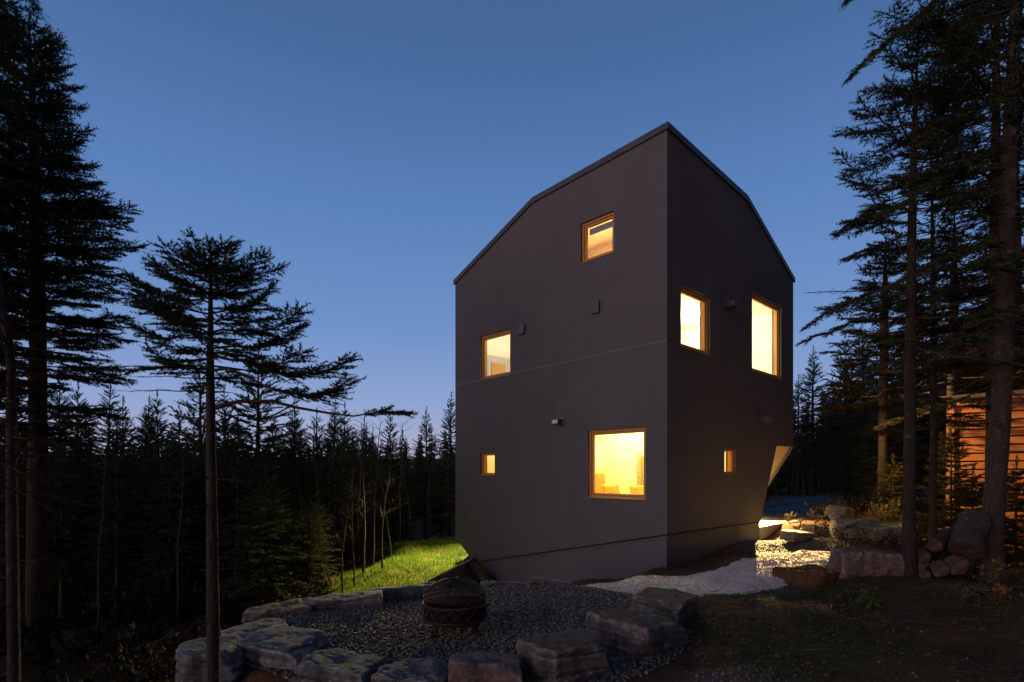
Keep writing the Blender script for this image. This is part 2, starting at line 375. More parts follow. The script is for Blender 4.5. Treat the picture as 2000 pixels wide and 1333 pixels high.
# ------------------------------------------------------------------ house
def panel(mb, T, outer, holes, th, mi_out=0, mi_in=1):
    """extruded wall panel; T(t,z,n): n outward. front at n=0, back at n=-th"""
    loops=[[Vector((a,b,0)) for a,b in outer]]+[[Vector((a,b,0)) for a,b in h] for h in holes]
    flat=[v for l in loops for v in l]; tri=tessellate_polygon(loops)
    o=len(mb.v); mb.add([T(v.x,v.y,0) for v in flat],[tuple(t) for t in tri],mi_out)
    mb.add([T(v.x,v.y,-th) for v in flat],[tuple(t)[::-1] for t in tri],mi_in)
    for l in loops:
        n=len(l); vs=[T(v.x,v.y,0) for v in l]+[T(v.x,v.y,-th) for v in l]
        mb.add(vs,[(i,(i+1)%n,n+(i+1)%n,n+i) for i in range(n)],mi_out)
TL=lambda t,z,n: HL(t,-n,z)        # left face, outward = -r
TR=lambda t,z,n: HL(-n,t,z)        # right face, outward = -l
TRB=lambda t,z,n: HL(t,S+n,z)      # far side of the right corner
TLB=lambda t,z,n: HL(S+n,t,z)
zP,zF,zE=7.40,7.20,5.83
fold=4.0
zb=-1.34
LW={'attic':(2.377,1.385,5.11,6.10),'upper':(6.155,4.868,2.70,3.99),'bed':(2.153,.531,-.625,1.0),'small':(6.155,5.526,-.10,.543)}
RW={'square':(.589,1.962,2.78,4.17),'tall':(4.35,6.39,2.72,4.85),'small':(2.714,3.351,-.064,.586)}
rect=lambda w:[(min(w[0],w[1]),w[2]),(max(w[0],w[1]),w[2]),(max(w[0],w[1]),w[3]),(min(w[0],w[1]),w[3])]
house=empty('house',HL(0,0,-2.1))
tag(house,'dark grey stucco house with faceted roofline and seven lit square windows','house')
HI=Matrix.Translation(-Vector(HL(0,0,-2.1)))
def hp(o):   # parent a world-space mesh to the house
    o.data.transform(HI); o.parent=house; return o
th=.27
mb=MB(); panel(mb,TL,[(0,zb),(6.46,-2.69),(S,-2.03),(S,zE),(fold,zF),(0,zP)],[rect(w) for w in LW.values()],th); wl=hp(mb.build('wall',[M['stucco'],M['paint']]))
e_=.0
mb=MB(); panel(mb,TR,[(th,zb),(4.89,zb-.02),(6.05,.75),(S,.77),(S,zE),(fold,zF),(th,zP-.015)],[rect(w) for w in RW.values()],th); hp(mb.build('wall',[M['stucco'],M['paint']]))
# closing strip of the right face next to the corner (end of the left panel is that face)
mb=MB(); panel(mb,TRB,[(th,.77),(1.31,zb),(S,zb),(S,zP),(S-fold+.0,zF),(th,zE+.1)],[],th); hp(mb.build('wall',[M['stucco'],M['paint']]))
mb=MB(); panel(mb,TLB,[(th,-2.03),(1.2,-2.7),(S-th,zb),(S-th,zP-.02),(S-fold,zF),(th,zE+.1)],[],th); hp(mb.build('wall',[M['stucco'],M['paint']]))
# folded corner facets
mb=MB(); A=HL(0,6.05,.75); Rp=HL(0,S,.77); E=HL(1.31,S,zb); Sx=HL(0,4.89,zb-.02); Ri=HL(.10,S-.32,.742); 
mb.add([A,Rp,E,Sx],[(0,1,2),(0,2,3)]); hp(mb.build('corner_facet',M['soffit']))
mb=MB(); o=.012
def off(p,k): return (p[0]+dR[0]*o*k, p[1]+dR[1]*o*k, p[2]-o*k)
mb.add([off(HL(0,S-.30,.765),1),off(HL(-.005,S,.765),1),off(E,1),off(HL(1.12,S-.24,zb+.28),1)],[(0,1,2,3)]); hp(mb.build('facet_edge_trim',M['stucco']))
mb=MB(); mb.add([HL(S,0,-2.03),HL(6.46,0,-2.69),HL(S,1.2,-2.7)],[(0,1,2)]); hp(mb.build('corner_facet',M['stucco']))
# foundation (set back 25 mm) and porch slab
mb=MB(); sb=.03
poly=[HL(sb,sb,zb-.02),HL(6.44,sb,-2.72),HL(5.85,sb,-3.75),HL(sb,sb,-3.75)]
mb.add(poly+[HL(6.3,1.2,-2.72),HL(5.85,1.2,-3.75)],[(0,1,2,3),(1,4,5,2)])
mb.add([HL(sb,sb,zb-.03),HL(sb,4.87,zb-.05),HL(sb,4.9,-1.53),HL(sb,4.9,-3.75),HL(sb,sb,-3.75)],[(0,1,2,3,4)])
mb.add([HL(S,1.2,-2.7),HL(S,S,zb-.03),HL(S,S,-3.75),HL(S,1.2,-3.75)],[(0,1,2,3)])
hp(mb.build('foundation',M['base']))
mb=MB(); mb.T=lambda a,b,c:HL(a,b,c); mb.box(sb,2.6,4.905,S+.02,-3.4,-1.525); hp(mb.build('porch_slab',M['deck'],bevel=.01))
# dark strip painted in as the reveal's shadow, and drip flashing
mb=MB(); mb.add([HL(.015,.015,zb+.002),HL(6.45,.015,-2.688),HL(6.45,.02,-2.725),HL(.02,.02,zb-.04)],[(0,1,2,3)])
mb.add([HL(.015,.015,zb+.002),HL(.015,4.885,zb-.018),HL(.02,4.885,zb-.055),HL(.02,.02,zb-.04)],[(0,1,2,3)])
hp(mb.build('painted_shadow_strip',M['gap']))
mb=MB()
def strip(T,a,za,b,zb_,h,n,d):
    vs=[T(a,za,n),T(b,zb_,n),T(b,zb_-h,n),T(a,za-h,n),T(a,za,n-d),T(b,zb_,n-d),T(b,zb_-h,n-d),T(a,za-h,n-d)]
    mb.add(vs,[(0,1,2,3),(4,7,6,5),(0,4,5,1),(3,2,6,7),(0,3,7,4),(1,5,6,2)])
strip(TL,-.02,zb-.040,6.43,-2.727,.03,.004,.03); strip(TR,.008,zb-.040,4.88,zb-.055,.03,.004,.03)
hp(mb.build('drip_flashing',M['base']))
mb=MB(); strip(TL,.002,2.845,6.155+1.18,2.70,.022,.006,.01); 
hp(mb.build('control_joint',M['joint']))
# roof: thin folded plate with overhang
ov=.045; tt=.11
def rp(l,r,z): return HL(l,r,z)
pts={'P':(-ov,-ov,zP),'FL':(fold,-ov,zF),'L':(S+ov,-ov,zE),'FLB':(S+ov,S-fold,zF),'B':(S+ov,S+ov,zP),'FR':(-ov,fold,zF),'RR':(-ov,S+ov,zE),'FRB':(S-fold,S+ov,zF)}
fa=[('P','FL','FLB','B'),('FL','L','FLB'),('P','B','FRB','FR'),('FR','FRB','RR')]
rim=['P','FL','L','FLB','B','FRB','RR','FR']
mb=MB(); ks=list(pts); vt=[rp(a,b,c+tt) for a,b,c in pts.values()]; vb=[rp(a,b,c-.035) for a,b,c in pts.values()]
n=len(ks); ix={k:i for i,k in enumerate(ks)}
fs=[tuple(ix[k] for k in f) for f in fa]+[tuple(n+ix[k] for k in f[::-1]) for f in fa]
fs+=[(ix[a],ix[b],n+ix[b],n+ix[a]) for a,b in zip(rim,rim[1:]+rim[:1])]
mi=[0]*16
mb.add(vt+vb,fs); mb.m=mi
hp(mb.build('roof',[M['flash'],M['panel']]))
cl_=lambda v:min(max(v,th+.002),S-th-.002)
mb=MB(); mb.add([rp(cl_(a),cl_(b),c-.09) for a,b,c in pts.values()],[tuple(ix[k] for k in f) for f in fa]); hp(mb.build('attic_ceiling',M['panel']))
# fixtures
def fixture(T,px0,py0,px1,py1,face):
    c=lcoord if face=='L' else rcoord
    a,b=c(px0),c(px1); d=dL if face=='L' else dR
    t=(a+b)/2; Y=P[1]+t*d[1]; return min(a,b),max(a,b),(HY-py1)/F*Y,(HY-py0)/F*Y
for (x0,y0,x1,y1) in ((1157,590,1172,613),(1014,636,1026,654)):
    a,b,c,d=fixture(TL,x0,y0,x1,y1,'L'); mb=MB(); mb.T=TL
    vs=[TL(a,c,.002),TL(b,c,.002),TL(b,d,.002),TL(a,d,.002),TL(a,c,.075),TL(b,c,.075),TL(b,d,.06),TL(a,d,.06)]
    mb.add(vs,[(0,1,2,3),(4,7,6,5),(0,4,5,1),(3,2,6,7),(0,3,7,4),(1,5,6,2)]); v=hp(mb.build('vent_hood',M['fixture'],bevel=.008))
a,b,c,d=fixture(TL,1087,816,1103,832,'L'); mb=MB(); mb.T=TL; mb.box(a,b,c,d,.002,.025); lp=hp(mb.build('wall_light',M['joint'],bevel=.004))
mb=MB(); mb.T=TL; mb.box(a+.035,b-.03,c+.02,d-.05,.026,.22); l2=mb.build('lamp_housing',M['fixture'],bevel=.01); l2.data.transform(HI); l2.parent=lp
mb=MB(); mb.T=TL; mb.box(a+.05,b-.045,c+.05,d-.075,.221,.228); l2=mb.build('lens',M['paint']); l2.data.transform(HI); l2.parent=lp
a,b,c,d=fixture(TR,1412,581,1421,606,'R'); mb=MB(); mb.T=TR; mb.box(a,b,c,d,.002,.03); lp=hp(mb.build('wall_light',M['fixture'],bevel=.004))
mb=MB(); mb.T=TR; mb.box(a+.1,b+.1,c+.05,c+.2,.031,.24); l2=mb.build('lamp_housing',M['fixture'],bevel=.015); l2.data.transform(HI); l2.parent=lp
a,b,c,d=fixture(TR,1480,815,1491,827,'R'); mb=MB(); mb.T=TR; mb.box(a-.02,b,c-.02,d+.02,.002,.025); lp=hp(mb.build('wall_light',M['fixture'],bevel=.004))
mb=MB(); mb.T=TR; mb.box(a+.03,b-.05,c+.01,d-.01,.026,.27); l2=mb.build('lamp_housing',M['fixture'],bevel=.01); l2.data.transform(HI); l2.parent=lp
mb=MB(); mb.T=TR; mb.box(a+.05,b-.07,c+.03,d-.03,.271,.276); l2=mb.build('lens',M['joint']); l2.data.transform(HI); l2.parent=lp

# windows
def ring(mb,a,b,c,d,w,n0,n1):
    mb.box(a,b,d-w,d,n0,n1); mb.box(a,b,c,c+w,n0,n1); mb.box(a,a+w,c+w,d-w,n0,n1); mb.box(b-w,b,c+w,d-w,n0,n1)
for T,ws in ((TL,LW),(TR,RW)):
    for key,w in ws.items():
        a,b,c,d=min(w[0],w[1])+.004,max(w[0],w[1])-.004,w[2]+.004,w[3]-.004
        big=(b-a)>.8; fw=.05 if big else .03
        mb=MB(); mb.T=T; ring(mb,a,b,c,d,fw,-.20,-.055); wo=hp(mb.build('window',M['frame'],bevel=.004)); wo['label']={'attic':'attic window with a warm wooden ceiling inside','upper':'upper window low under the left roof slope','bed':'large lower window showing the lit bedroom','small':'small square glowing window','square':'bright window beside the house corner','tall':'largest blank bright upper window'}[key]
        mb=MB(); mb.T=T; g=fw+.002; ring(mb,a+g,b-g,c+g,d-g,.055 if big else .028,-.15,-.085); so=mb.build('sash',M['frame'],bevel=.005); so.data.transform(HI); so.parent=wo
        k=g+.05 if big else g+.024
        mb=MB(); mb.T=T; mb.add([T(a+k,c+k,-.125),T(b-k,c+k,-.125),T(b-k,d-k,-.125),T(a+k,d-k,-.125)],[(0,1,2,3)]); po=mb.build('pane',M['glass']); po.data.transform(HI); po.parent=wo
        mb=MB(); mb.T=T; mb.box(a+.001,b-.001,c-.0035,c+.012,-.052,.022); si=mb.build('sill',M['frame'] if key!='bed' else M['frame']); si.data.transform(HI); si.parent=wo
        if key=='attic':
            mb=MB(); mb.T=T; mb.box(a+k+.01,b-k-.01,d-k-.16,d-k-.005,-.215,-.205); bl=mb.build('roller_blind',simple('grey_blind',(.2,.2,.24),(.26,.26,.3),5,.8,0)); bl.data.transform(HI); bl.parent=wo
# interior: floors and partitions (parts of the house)
mb=MB(); mb.T=lambda a,b,c:HL(a,b,c)
i0,i1=th+.003,S-th-.003
for z0,z1,m0 in ((-1.36,-1.25,0),(1.72,1.95,1),(4.93,5.05,1)):
    mb.box(i0,i1,i0,i1 if z0>-1 else 4.6,z0,z1,m0)
hp(mb.build('interior_floor',[M['floorb'],M['paint']]))
Tp=lambda t,z,n: HL(t,2.6-n,z)
mb=MB(); panel(mb,Tp,[(i0,-1.248),(i1,-1.248),(i1,1.718),(i0,1.718)],[[(3.55,.08),(3.93,.08),(3.93,.92),(3.55,.92)]],.08,0,0)
hp(mb.build('partition_wall',M['cream']))
mb=MB(); mb.T=lambda a,b,c:HL(a,b,c); mb.box(5.0,5.08,i0,2.5,-1.248,1.718); mb.box(4.2,4.28,2.69,4.55,-1.248,1.718); hp(mb.build('partition_wall',M['cream']))
mb=MB(); mb.T=lambda a,b,c:HL(a,b,c); mb.box(4.0,i1,2.4,2.48,1.955,4.0); hp(mb.build('partition_wall',simple('grey_partition',(.42,.42,.44),(.48,.48,.5),2,.85,0)))
mb=MB(); mb.T=lambda a,b,c:HL(a,b,c); mb.box(6.96,7.03,i0,3.4,1.955,3.72); hp(mb.build('partition_wall',bpy.data.materials['grey_partition']))
mb=MB(); mb.T=lambda a,b,c:HL(a,b,c); mb.box(6.93,6.955,1.15,1.75,2.9,3.5); hp(mb.build('wall_panel',M['ochre']))
mb=MB(); mb.T=lambda a,b,c:HL(a,b,c); mb.box(4.4,6.6,1.5,1.54,2.95,3.0); mb.box(4.4,4.44,1.5,1.54,1.955,2.95); mb.box(6.56,6.6,1.5,1.54,1.955,2.95); hp(mb.build('handrail',M['fixture']))
mb=MB(); mb.T=lambda a,b,c:HL(a,b,c); mb.box(i0,i1,3.1,3.22,6.25,6.42); hp(mb.build('roof_beam',M['floorb']))
# furniture in the bedroom (things of their own)
def local_thing(name,l,r,z,label,cat,group=None):
    t=empty(name,HL(l,r,z),math.atan2(dL[1],dL[0])); tag(t,label,cat,group); return t
def lpart(name,t,mbf,mat,bevel=.0,smooth=False):
    # mbf fills MB in house coords; convert to local of t
    mb=MB(); mb.T=lambda a,b,c:HL(a,b,c); mbf(mb); o=mb.build(name,mat,None,smooth,bevel)
    o.data.transform((Matrix.Translation(t.location)@Matrix.Rotation(t.rotation_euler.z,4,'Z')).inverted()); o.parent=t; return o
bed=local_thing('bed',2.1,1.3,-1.248,'bed with rumpled white duvet behind the big lower window','bed')
lpart('bed_base',bed,lambda m:m.box(.7,3.3,.4,2.3,-1.247,-.95),M['orange'],.02)
lpart('mattress',bed,lambda m:m.box(.72,3.28,.42,2.28,-.949,-.74),M['linen'],.05)
def duvet(m):
    n=26; vs=[]; fs=[]
    for i in range(n):
        for j in range(n):
            a=.68+2.64*i/(n-1); b=.38+1.6*j/(n-1); e=min(i,n-1-i,j,n-1-j)
            z=-.70+.10*mnoise.noise(Vector((a*2.2,b*2.2,1)))+.05*mnoise.noise(Vector((a*6,b*6,4)))-(.16 if e==0 else 0)
            vs.append(HL(a,b,z))
    for i in range(n-1):
        for j in range(n-1): fs.append((i*n+j,(i+1)*n+j,(i+1)*n+j+1,i*n+j+1))
    m.add(vs,fs)
lpart('duvet',bed,duvet,M['linen'],0,True)
def cushion_mesh(m,l,r,z,w,h):
    n=14; vs=[]; fs=[]
    for s in (1,-1):
        for i in range(n+1):
            for j in range(n+1):
                u=-1+2*i/n; v=-1+2*j/n; pin=1-.10*(abs(u)**3)*(1-v*v*0)-.0
                k=(max(0,(1-u**4)*(1-v**4)))**.5
                a=l+u*w/2*(1-.10*(1-v*v)); b_=r+s*.09*k-.06*v; c=z+h/2+v*h/2*(1-.12*(1-u*u))
                vs.append(HL(a,b_,c))
    N=(n+1)**2
    for s in (0,1):
        for i in range(n):
            for j in range(n):
                q=(s*N+i*(n+1)+j,s*N+(i+1)*(n+1)+j,s*N+(i+1)*(n+1)+j+1,s*N+i*(n+1)+j+1); fs.append(q if s==0 else q[::-1])
    m.add(vs,fs)
for l,nm in ((2.95,'ochre cushion at the middle of the bed seen through the big lower window'),(2.05,'ochre cushion nearest the house corner on the bed')):
    c=local_thing('cushion',l,1.95,-.66,nm,'cushion','cushions on the bed')
    lpart('cover',c,lambda m,l=l:cushion_mesh(m,l,2.05,-.70,.62,.36),M['ochre'],0,True)
cab=local_thing('cabinet',3.75,2.42,-1.248,'orange wooden cabinet against the bedroom wall inside the big lower window','cabinet')
lpart('cabinet_body',cab,lambda m:m.box(3.52,4.0,2.18,2.515,-1.247,-.05),M['orange'],.01)
lpart('cabinet_door',cab,lambda m:m.box(3.54,3.755,2.16,2.179,-1.2,-.09),M['orange'],.004)
lpart('cabinet_door',cab,lambda m:m.box(3.765,3.98,2.16,2.179,-1.2,-.09),M['orange'],.004)
art=local_thing('wall_art',2.34,2.5,-.45,'tall narrow speckled art strip on the bedroom wall','wall art')
lpart('art_board',art,lambda m:m.box(2.27,2.42,2.49,2.515,-.45,.52),M['art'],.004)

# ------------------------------------------------------------------ lamps
def lamp(name,kind,loc,power,color,size=.15,**kw):
    l=bpy.data.lights.new(name,kind); l.energy=power; l.color=color
    if kind in('POINT','SPOT'): l.shadow_soft_size=size
    if kind=='AREA': l.size=size
    for k,v in kw.items(): setattr(l,k,v)
    o=bpy.data.objects.new(name,l); COL.objects.link(o); o.location=Vector(loc); return o
def aim(o,target): o.rotation_euler=(Vector(target)-o.location).to_track_quat('-Z','Y').to_euler()
WARM=(1.0,.70,.34)
lamp('bedroom_lamp','POINT',HL(2.4,1.5,1.35),300,(1.0,.90,.60),.12)
lamp('hall_lamp','POINT',HL(2.6,3.7,1.3),420,(1.0,.78,.42),.12)
lamp('bathroom_lamp','POINT',HL(6.1,1.4,1.3),60,(1.0,.66,.28),.12)
lamp('living_lamp','POINT',HL(2.0,2.2,4.5),200,(1.0,.82,.48),.2)
lamp('stair_lamp','POINT',HL(2.2,5.4,4.5),340,(1.0,.82,.46),.2)
lamp('gallery_lamp','POINT',HL(5.6,1.3,4.4),25,(1.0,.84,.6),.15)
lamp('attic_lamp','POINT',HL(3.2,2.6,5.5),300,(1.0,.76,.42),.15)
porch=lamp('porch_flood','SPOT',HL(.84,7.25,-.79),27000,(1.0,.68,.26),.007,spot_size=R(46),spot_blend=1.0)
aim(porch,(4.5,10.2,-1.75))
pw_=lamp('porch_flood','SPOT',HL(.84,7.25,-.79),2600,(1.0,.64,.22),.005,spot_size=R(150),spot_blend=.9)
aim(pw_,(7.2,12.6,-1.8))
mb=MB(); hc=Vector(HL(.84,7.25,-.79)); n_=40
for (r_,z_) in ((.012,.07),(.04,.06),(.103,-.0125),(.100,-.0135),(.036,.05),(.012,.06)):
    for k_ in range(n_): mb.v.append((hc.x+r_*math.cos(6.2832*k_/n_),hc.y+r_*math.sin(6.2832*k_/n_),hc.z+z_))
for i_ in range(5):
    for k_ in range(n_): mb.f.append((i_*n_+k_,i_*n_+(k_+1)%n_,(i_+1)*n_+(k_+1)%n_,(i_+1)*n_+k_)); mb.m.append(0)
mb.tube([hc+Vector((0,0,.06)),hc+Vector((0,0,.25))],[.01,.01],8)
hp(mb.build('added_light_hood',M['fixture'],None,True))  # unseen hood added to cut the flood off beyond the path
lamp('porch_fill','POINT',HL(1.05,7.3,-1.2),9,(1.0,.66,.24),.1)  # weak fill added to light the corner facet and slab
up=lamp('yard_flood','SPOT',HL(-.34,rcoord(1485.5),1.52),3600,(1.0,.58,.22),.05,spot_size=R(80),spot_blend=.9)
aim(up,(12.2,12.2,.1))
gl=lamp('garden_flood','SPOT',HL(S+1.1,.9,.4),7800,(1.0,.80,.28),.12,spot_size=R(95),spot_blend=.9)
aim(gl,(-1.9,14.9,-2.9))

# ------------------------------------------------------------------ trees
def frames(d):
    d=d/np.linalg.norm(d,axis=1,keepdims=True)
    up=np.tile(np.array([0,0,1.0]),(len(d),1)); up[np.abs(d[:,2])>.95]=(1,0,0)
    s=np.cross(d,up); s/=np.linalg.norm(s,axis=1,keepdims=True); u=np.cross(s,d)
    return d,s,u
def twig_templates(rng,K,n,L,nl,w,flat=.6,lean=.75):
    out=[]
    for k in range(K):
        x=np.sort(rng.uniform(.02,1,n))*L; x[-3:]=L
        roll=rng.uniform(0,2*np.pi,n)
        y=np.cos(roll); z=np.sin(roll)*flat+.25
        dr=np.stack([np.full(n,lean)+rng.uniform(-.2,.3,n),y,z],1); dr/=np.linalg.norm(dr,axis=1,keepdims=True)
        ln=nl*rng.uniform(.7,1.15,n)
        b=np.stack([x,np.zeros(n),np.zeros(n)],1)
        side=np.cross(dr,rng.normal(size=(n,3))); side/=np.linalg.norm(side,axis=1,keepdims=True)
        tri=np.stack([b-side*w/2,b+side*w/2,b+dr*ln[:,None]],1)
        ax=np.array([[[0,-w*.7,0],[0,w*.7,0],[L,0,0]],[[0,0,-w*.7],[0,0,w*.7],[L,0,0]]])
        out.append(np.concatenate([tri,ax]).reshape(-1,3))
    return out
class Tree:
    def __init__(s,seed): s.rng=np.random.default_rng(seed); s.seg=[]; s.tw=[]   # seg:(p0,p1,r0,r1); tw:(origin,dir,scale)
    def poly(s,pts,rads):
        for i in range(len(pts)-1): s.seg.append((pts[i],pts[i+1],rads[i],rads[i+1]))
    def limb(s,pts,r0,lside,dside,d2,s0=.3,s1=1.0,droop=.1,tl=.09,phi=.95,bare=False,third=True,taper=.75):
        """pts: (n,3) path; sprays of twigs both sides in a roughly flat fan"""
        rng=s.rng; pts=np.asarray(pts); n=len(pts)
        rads=r0*(1-np.linspace(0,1,n)*.85)
        s.poly(pts,rads)
        seglen=np.linalg.norm(np.diff(pts,axis=0),axis=1); cum=np.concatenate([[0],np.cumsum(seglen)]); L=cum[-1]
        def at(u):
            x=u*L; k=min(np.searchsorted(cum,x,side='right')-1,n-2); f=(x-cum[k])/max(seglen[k],1e-6)
            return pts[k]+(pts[k+1]-pts[k])*f,(pts[k+1]-pts[k])/max(seglen[k],1e-6)
        u=s0; sd=1 if rng.random()<.5 else -1
        while u<s1:
            p,t=at(u); side=np.cross(t,(0,0,1.0)); side/=max(np.linalg.norm(side),1e-6); upv=np.cross(side,t)
            env=min(1,(u-s0)/.18+.35)*(1-u)**taper+.10
            l=lside*env*rng.uniform(.65,1.2)
            ph=phi*rng.uniform(.75,1.15)
            d=t*math.cos(ph)+side*sd*math.sin(ph)+upv*rng.uniform(-.15,.22)-np.array([0,0,droop*rng.uniform(.4,1.5)])
            d/=np.linalg.norm(d)
            if bare:
                q=p+d*l*.6; q2=q+(d*.8+t*.4+rng.normal(size=3)*.25)*l*.4
                s.poly([p,q,q2],[r0*.3,r0*.22,r0*.1])
            elif not third:
                s.tw.append((p,d,l))
            else:
                s.seg.append((p,p+d*l,r0*.28*(1-.6*u)+.0008,.0008))
                m=max(1,int(l/d2)); sd2=1
                for j in range(m):
                    f=(j+.5)/m; pp=p+d*l*f; s2=np.cross(d,(0,0,1.0)); s2/=max(np.linalg.norm(s2),1e-6)
                    for sg in ((1,-1) if f<.9 else (sd2,)):
                        dd=d*.75+s2*sg*.7*rng.uniform(.6,1.2)+np.array([0,0,rng.uniform(-.25,.15)])
                        s.tw.append((pp,dd,tl*rng.uniform(.7,1.25)*(1-.35*f)))
                    sd2*=-1
                s.tw.append((p+d*l*.92,d,tl*rng.uniform(.9,1.3)))
            u+=dside/L*rng.uniform(.7,1.3)*.5; sd*=-1
        if not bare:
            if not third: tl=min(tl,.12+.32*L)
            m=max(2,int((1-s0)*L/(tl*.7)))
            for j in range(m):
                p,t=at(min(.999,s0+(1-s0)*(j+.5)/m)); s.tw.append((p,t+rng.normal(size=3)*.15,tl*rng.uniform(.9,1.3)))
            p,t=at(.999); s.tw.append((p,t,tl*1.2))
    def mesh(s,name,tmpl,L0,mats,sides=4):
        V=[];Fq=[];o=0; mi=[]
        if s.seg:
            p0=np.array([a[0] for a in s.seg]);p1=np.array([a[1] for a in s.seg]);r0=np.array([a[2] for a in s.seg]);r1=np.array([a[3] for a in s.seg])
            d,sv,u=frames(p1-p0+1e-9); ang=np.arange(sides)*2*np.pi/sides
            ring=np.cos(ang)[None,:,None]*sv[:,None,:]+np.sin(ang)[None,:,None]*u[:,None,:]
            a=p0[:,None]+ring*r0[:,None,None]; b=p1[:,None]+ring*r1[:,None,None]
            vv=np.concatenate([a,b],1).reshape(-1,3); N=len(p0)
            k=np.arange(sides); f=np.stack([k,(k+1)%sides,sides+(k+1)%sides,sides+k],1)
            q=(np.arange(N)[:,None,None]*2*sides+f[None]).reshape(-1,4)
            V.append(vv);Fq.append(q);o=len(vv);mi.append(np.zeros(len(q),np.int32))
        T=[]
        if s.tw:
            og=np.array([a[0] for a in s.tw]);dr=np.array([a[1] for a in s.tw]);sc=np.array([a[2] for a in s.tw])/L0
            d,sv,u=frames(dr+1e-9); which=s.rng.integers(0,len(tmpl),len(og))
            for k,t in enumerate(tmpl):
                w=which==k
                if not w.any(): continue
                vv=(og[w][:,None]+sc[w][:,None,None]*(t[None,:,0:1]*d[w][:,None]+t[None,:,1:2]*sv[w][:,None]+t[None,:,2:3]*u[w][:,None])).reshape(-1,3)
                T.append(np.arange(len(vv)).reshape(-1,3)+o); V.append(vv); o+=len(vv)
            tt_=np.concatenate(T); Fq.append(tt_); mi.append(np.ones(len(tt_),np.int32))
        return np_mesh(name,np.concatenate(V),Fq,mats,np.concatenate(mi))
def trunk_mesh(name,pts,rads,mat,seed,n=14,flare=True,stubs=0,stub_len=.35):
    """tapered bark tube along a path, with buttress flare and small dead stubs"""
    rng=np.random.default_rng(seed); pts=np.asarray(pts,float); 
    m=40; u=np.linspace(0,len(pts)-1,m); k=np.minimum(u.astype(int),len(pts)-2); f=(u-k)[:,None]
    pp=pts[k]*(1-f)+pts[k+1]*f; rr=np.interp(u,np.arange(len(pts)),rads)
    mb=MB(); o=0; L=np.linalg.norm(pts[-1]-pts[0])
    for i in range(m):
        for j in range(n):
            a=2*math.pi*j/n; h=np.linalg.norm(pp[i]-pp[0])
            fl=1+(.55*math.exp(-h/.22)*(1+.35*math.sin(a*4+seed)) if flare else 0)
            w=1+.10*mnoise.noise(Vector((math.cos(a)*1.4,math.sin(a)*1.4,h*2.3+seed)))+.05*mnoise.noise(Vector((math.cos(a)*3,math.sin(a)*3,h*9+seed)))
            mb.v.append((pp[i][0]+math.cos(a)*rr[i]*fl*w,pp[i][1]+math.sin(a)*rr[i]*fl*w,pp[i][2]))
    for i in range(m-1):
        for j in range(n): mb.f.append((i*n+j,i*n+(j+1)%n,(i+1)*n+(j+1)%n,(i+1)*n+j)); mb.m.append(0)
    for i in range(stubs):
        kk=rng.integers(3,m-3); a=rng.uniform(0,6.28); l=stub_len*rng.uniform(.2,1.2); d=np.array([math.cos(a),math.sin(a),rng.uniform(-.25,.2)])
        p=pp[kk]+d*rr[kk]*.8; q=p+d*l*.5; q2=q+(d+rng.normal(size=3)*.3)*l*.5
        mb.tube([p,q,q2],[.008,.006,.002],4,0,False)
    me=bpy.data.meshes.new(name); me.from_pydata(mb.v,[],mb.f); me.materials.append(mat)
    me.polygons.foreach_set('use_smooth',np.ones(len(me.polygons),bool)); me.update()
    return me
rngT=np.random.default_rng(5)
TN=twig_templates(rngT,5,34,.10,.031,.0078,flat=.8)           # near: fine needles
TM=twig_templates(rngT,5,24,.12,.040,.013,flat=.9)           # middle distance
TF=twig_templates(rngT,5,26,.5,.15,.055,flat=.5,lean=.6)   # far: feathery sprays
def arc(p0,az,L,a,b,n=7,rng=None,curl=0):
    s=np.linspace(0,1,n); h=L*s
    x=np.cos(az+curl*s)*h; y=np.sin(az+curl*s)*h; z=L*(a*s+b*s*s)
    pts=np.stack([p0[0]+x,p0[1]+y,p0[2]+z],1)
    if rng is not None: pts[1:]+=rng.normal(size=(n-1,3))*L*.012*np.linspace(.4,1.3,n-1)[:,None]
    return pts
def crown_auto(t,axis_fn,z0,z1,prof,step,per,lside,dside,d2,tl,a_top=.7,a_bot=-.15,b=-.12,third=True,s0=.2,r_k=.010,droop=.1,dead=0.0,gap=0.0,az_bias=None):
    rng=t.rng; z=z0
    while z<z1:
        f=(z-z0)/(z1-z0); k=per if f<.9 else max(3,per-2)
        az0=rng.uniform(0,6.28)
        for i in range(k):
            if rng.random()<gap: continue
            az=az0+6.283*i/k+rng.uniform(-.35,.35); zz=z+rng.uniform(-.5,.5)*step
            Lb=prof(zz)*rng.uniform(.7,1.12)
            if az_bias: Lb*=az_bias(az)
            if Lb<.06: continue
            a=a_bot+(a_top-a_bot)*f**1.5+rng.uniform(-.1,.1)
            pts=arc(axis_fn(zz),az,Lb,a,b+.10*f+rng.uniform(-.05,.12),7,rng,rng.uniform(-.25,.25))
            bare=rng.random()<dead*(1-f)
            t.limb(pts,max(.004,r_k*Lb+.002),lside*max(Lb,.25),dside,d2,s0=s0*(1.5-f) if Lb>.4 else .05,tl=tl,droop=droop,third=third,bare=bare)
        z+=step*rng.uniform(.8,1.2)*(1-.35*f)
    # leader
    top=axis_fn(z1)
    if not third: tl=.2
    t.poly([axis_fn(z1-.1),top+np.array([0,0,tl*2.2])],[.006,.002])
    for j in range(5): t.tw.append((axis_fn(z1-.05)+np.array([0,0,j*tl*.4]),np.array([rng.normal()*.3,rng.normal()*.3,1.0]),tl*1.1))
def mk_tree(name,label,trunk_me,crown_me,loc=(0,0,0),group=None,cat='tree'):
    r=empty(name,loc); tag(r,label,cat,group)
    link('trunk',trunk_me,r)
    if crown_me: link('crown',crown_me,r)
    return r
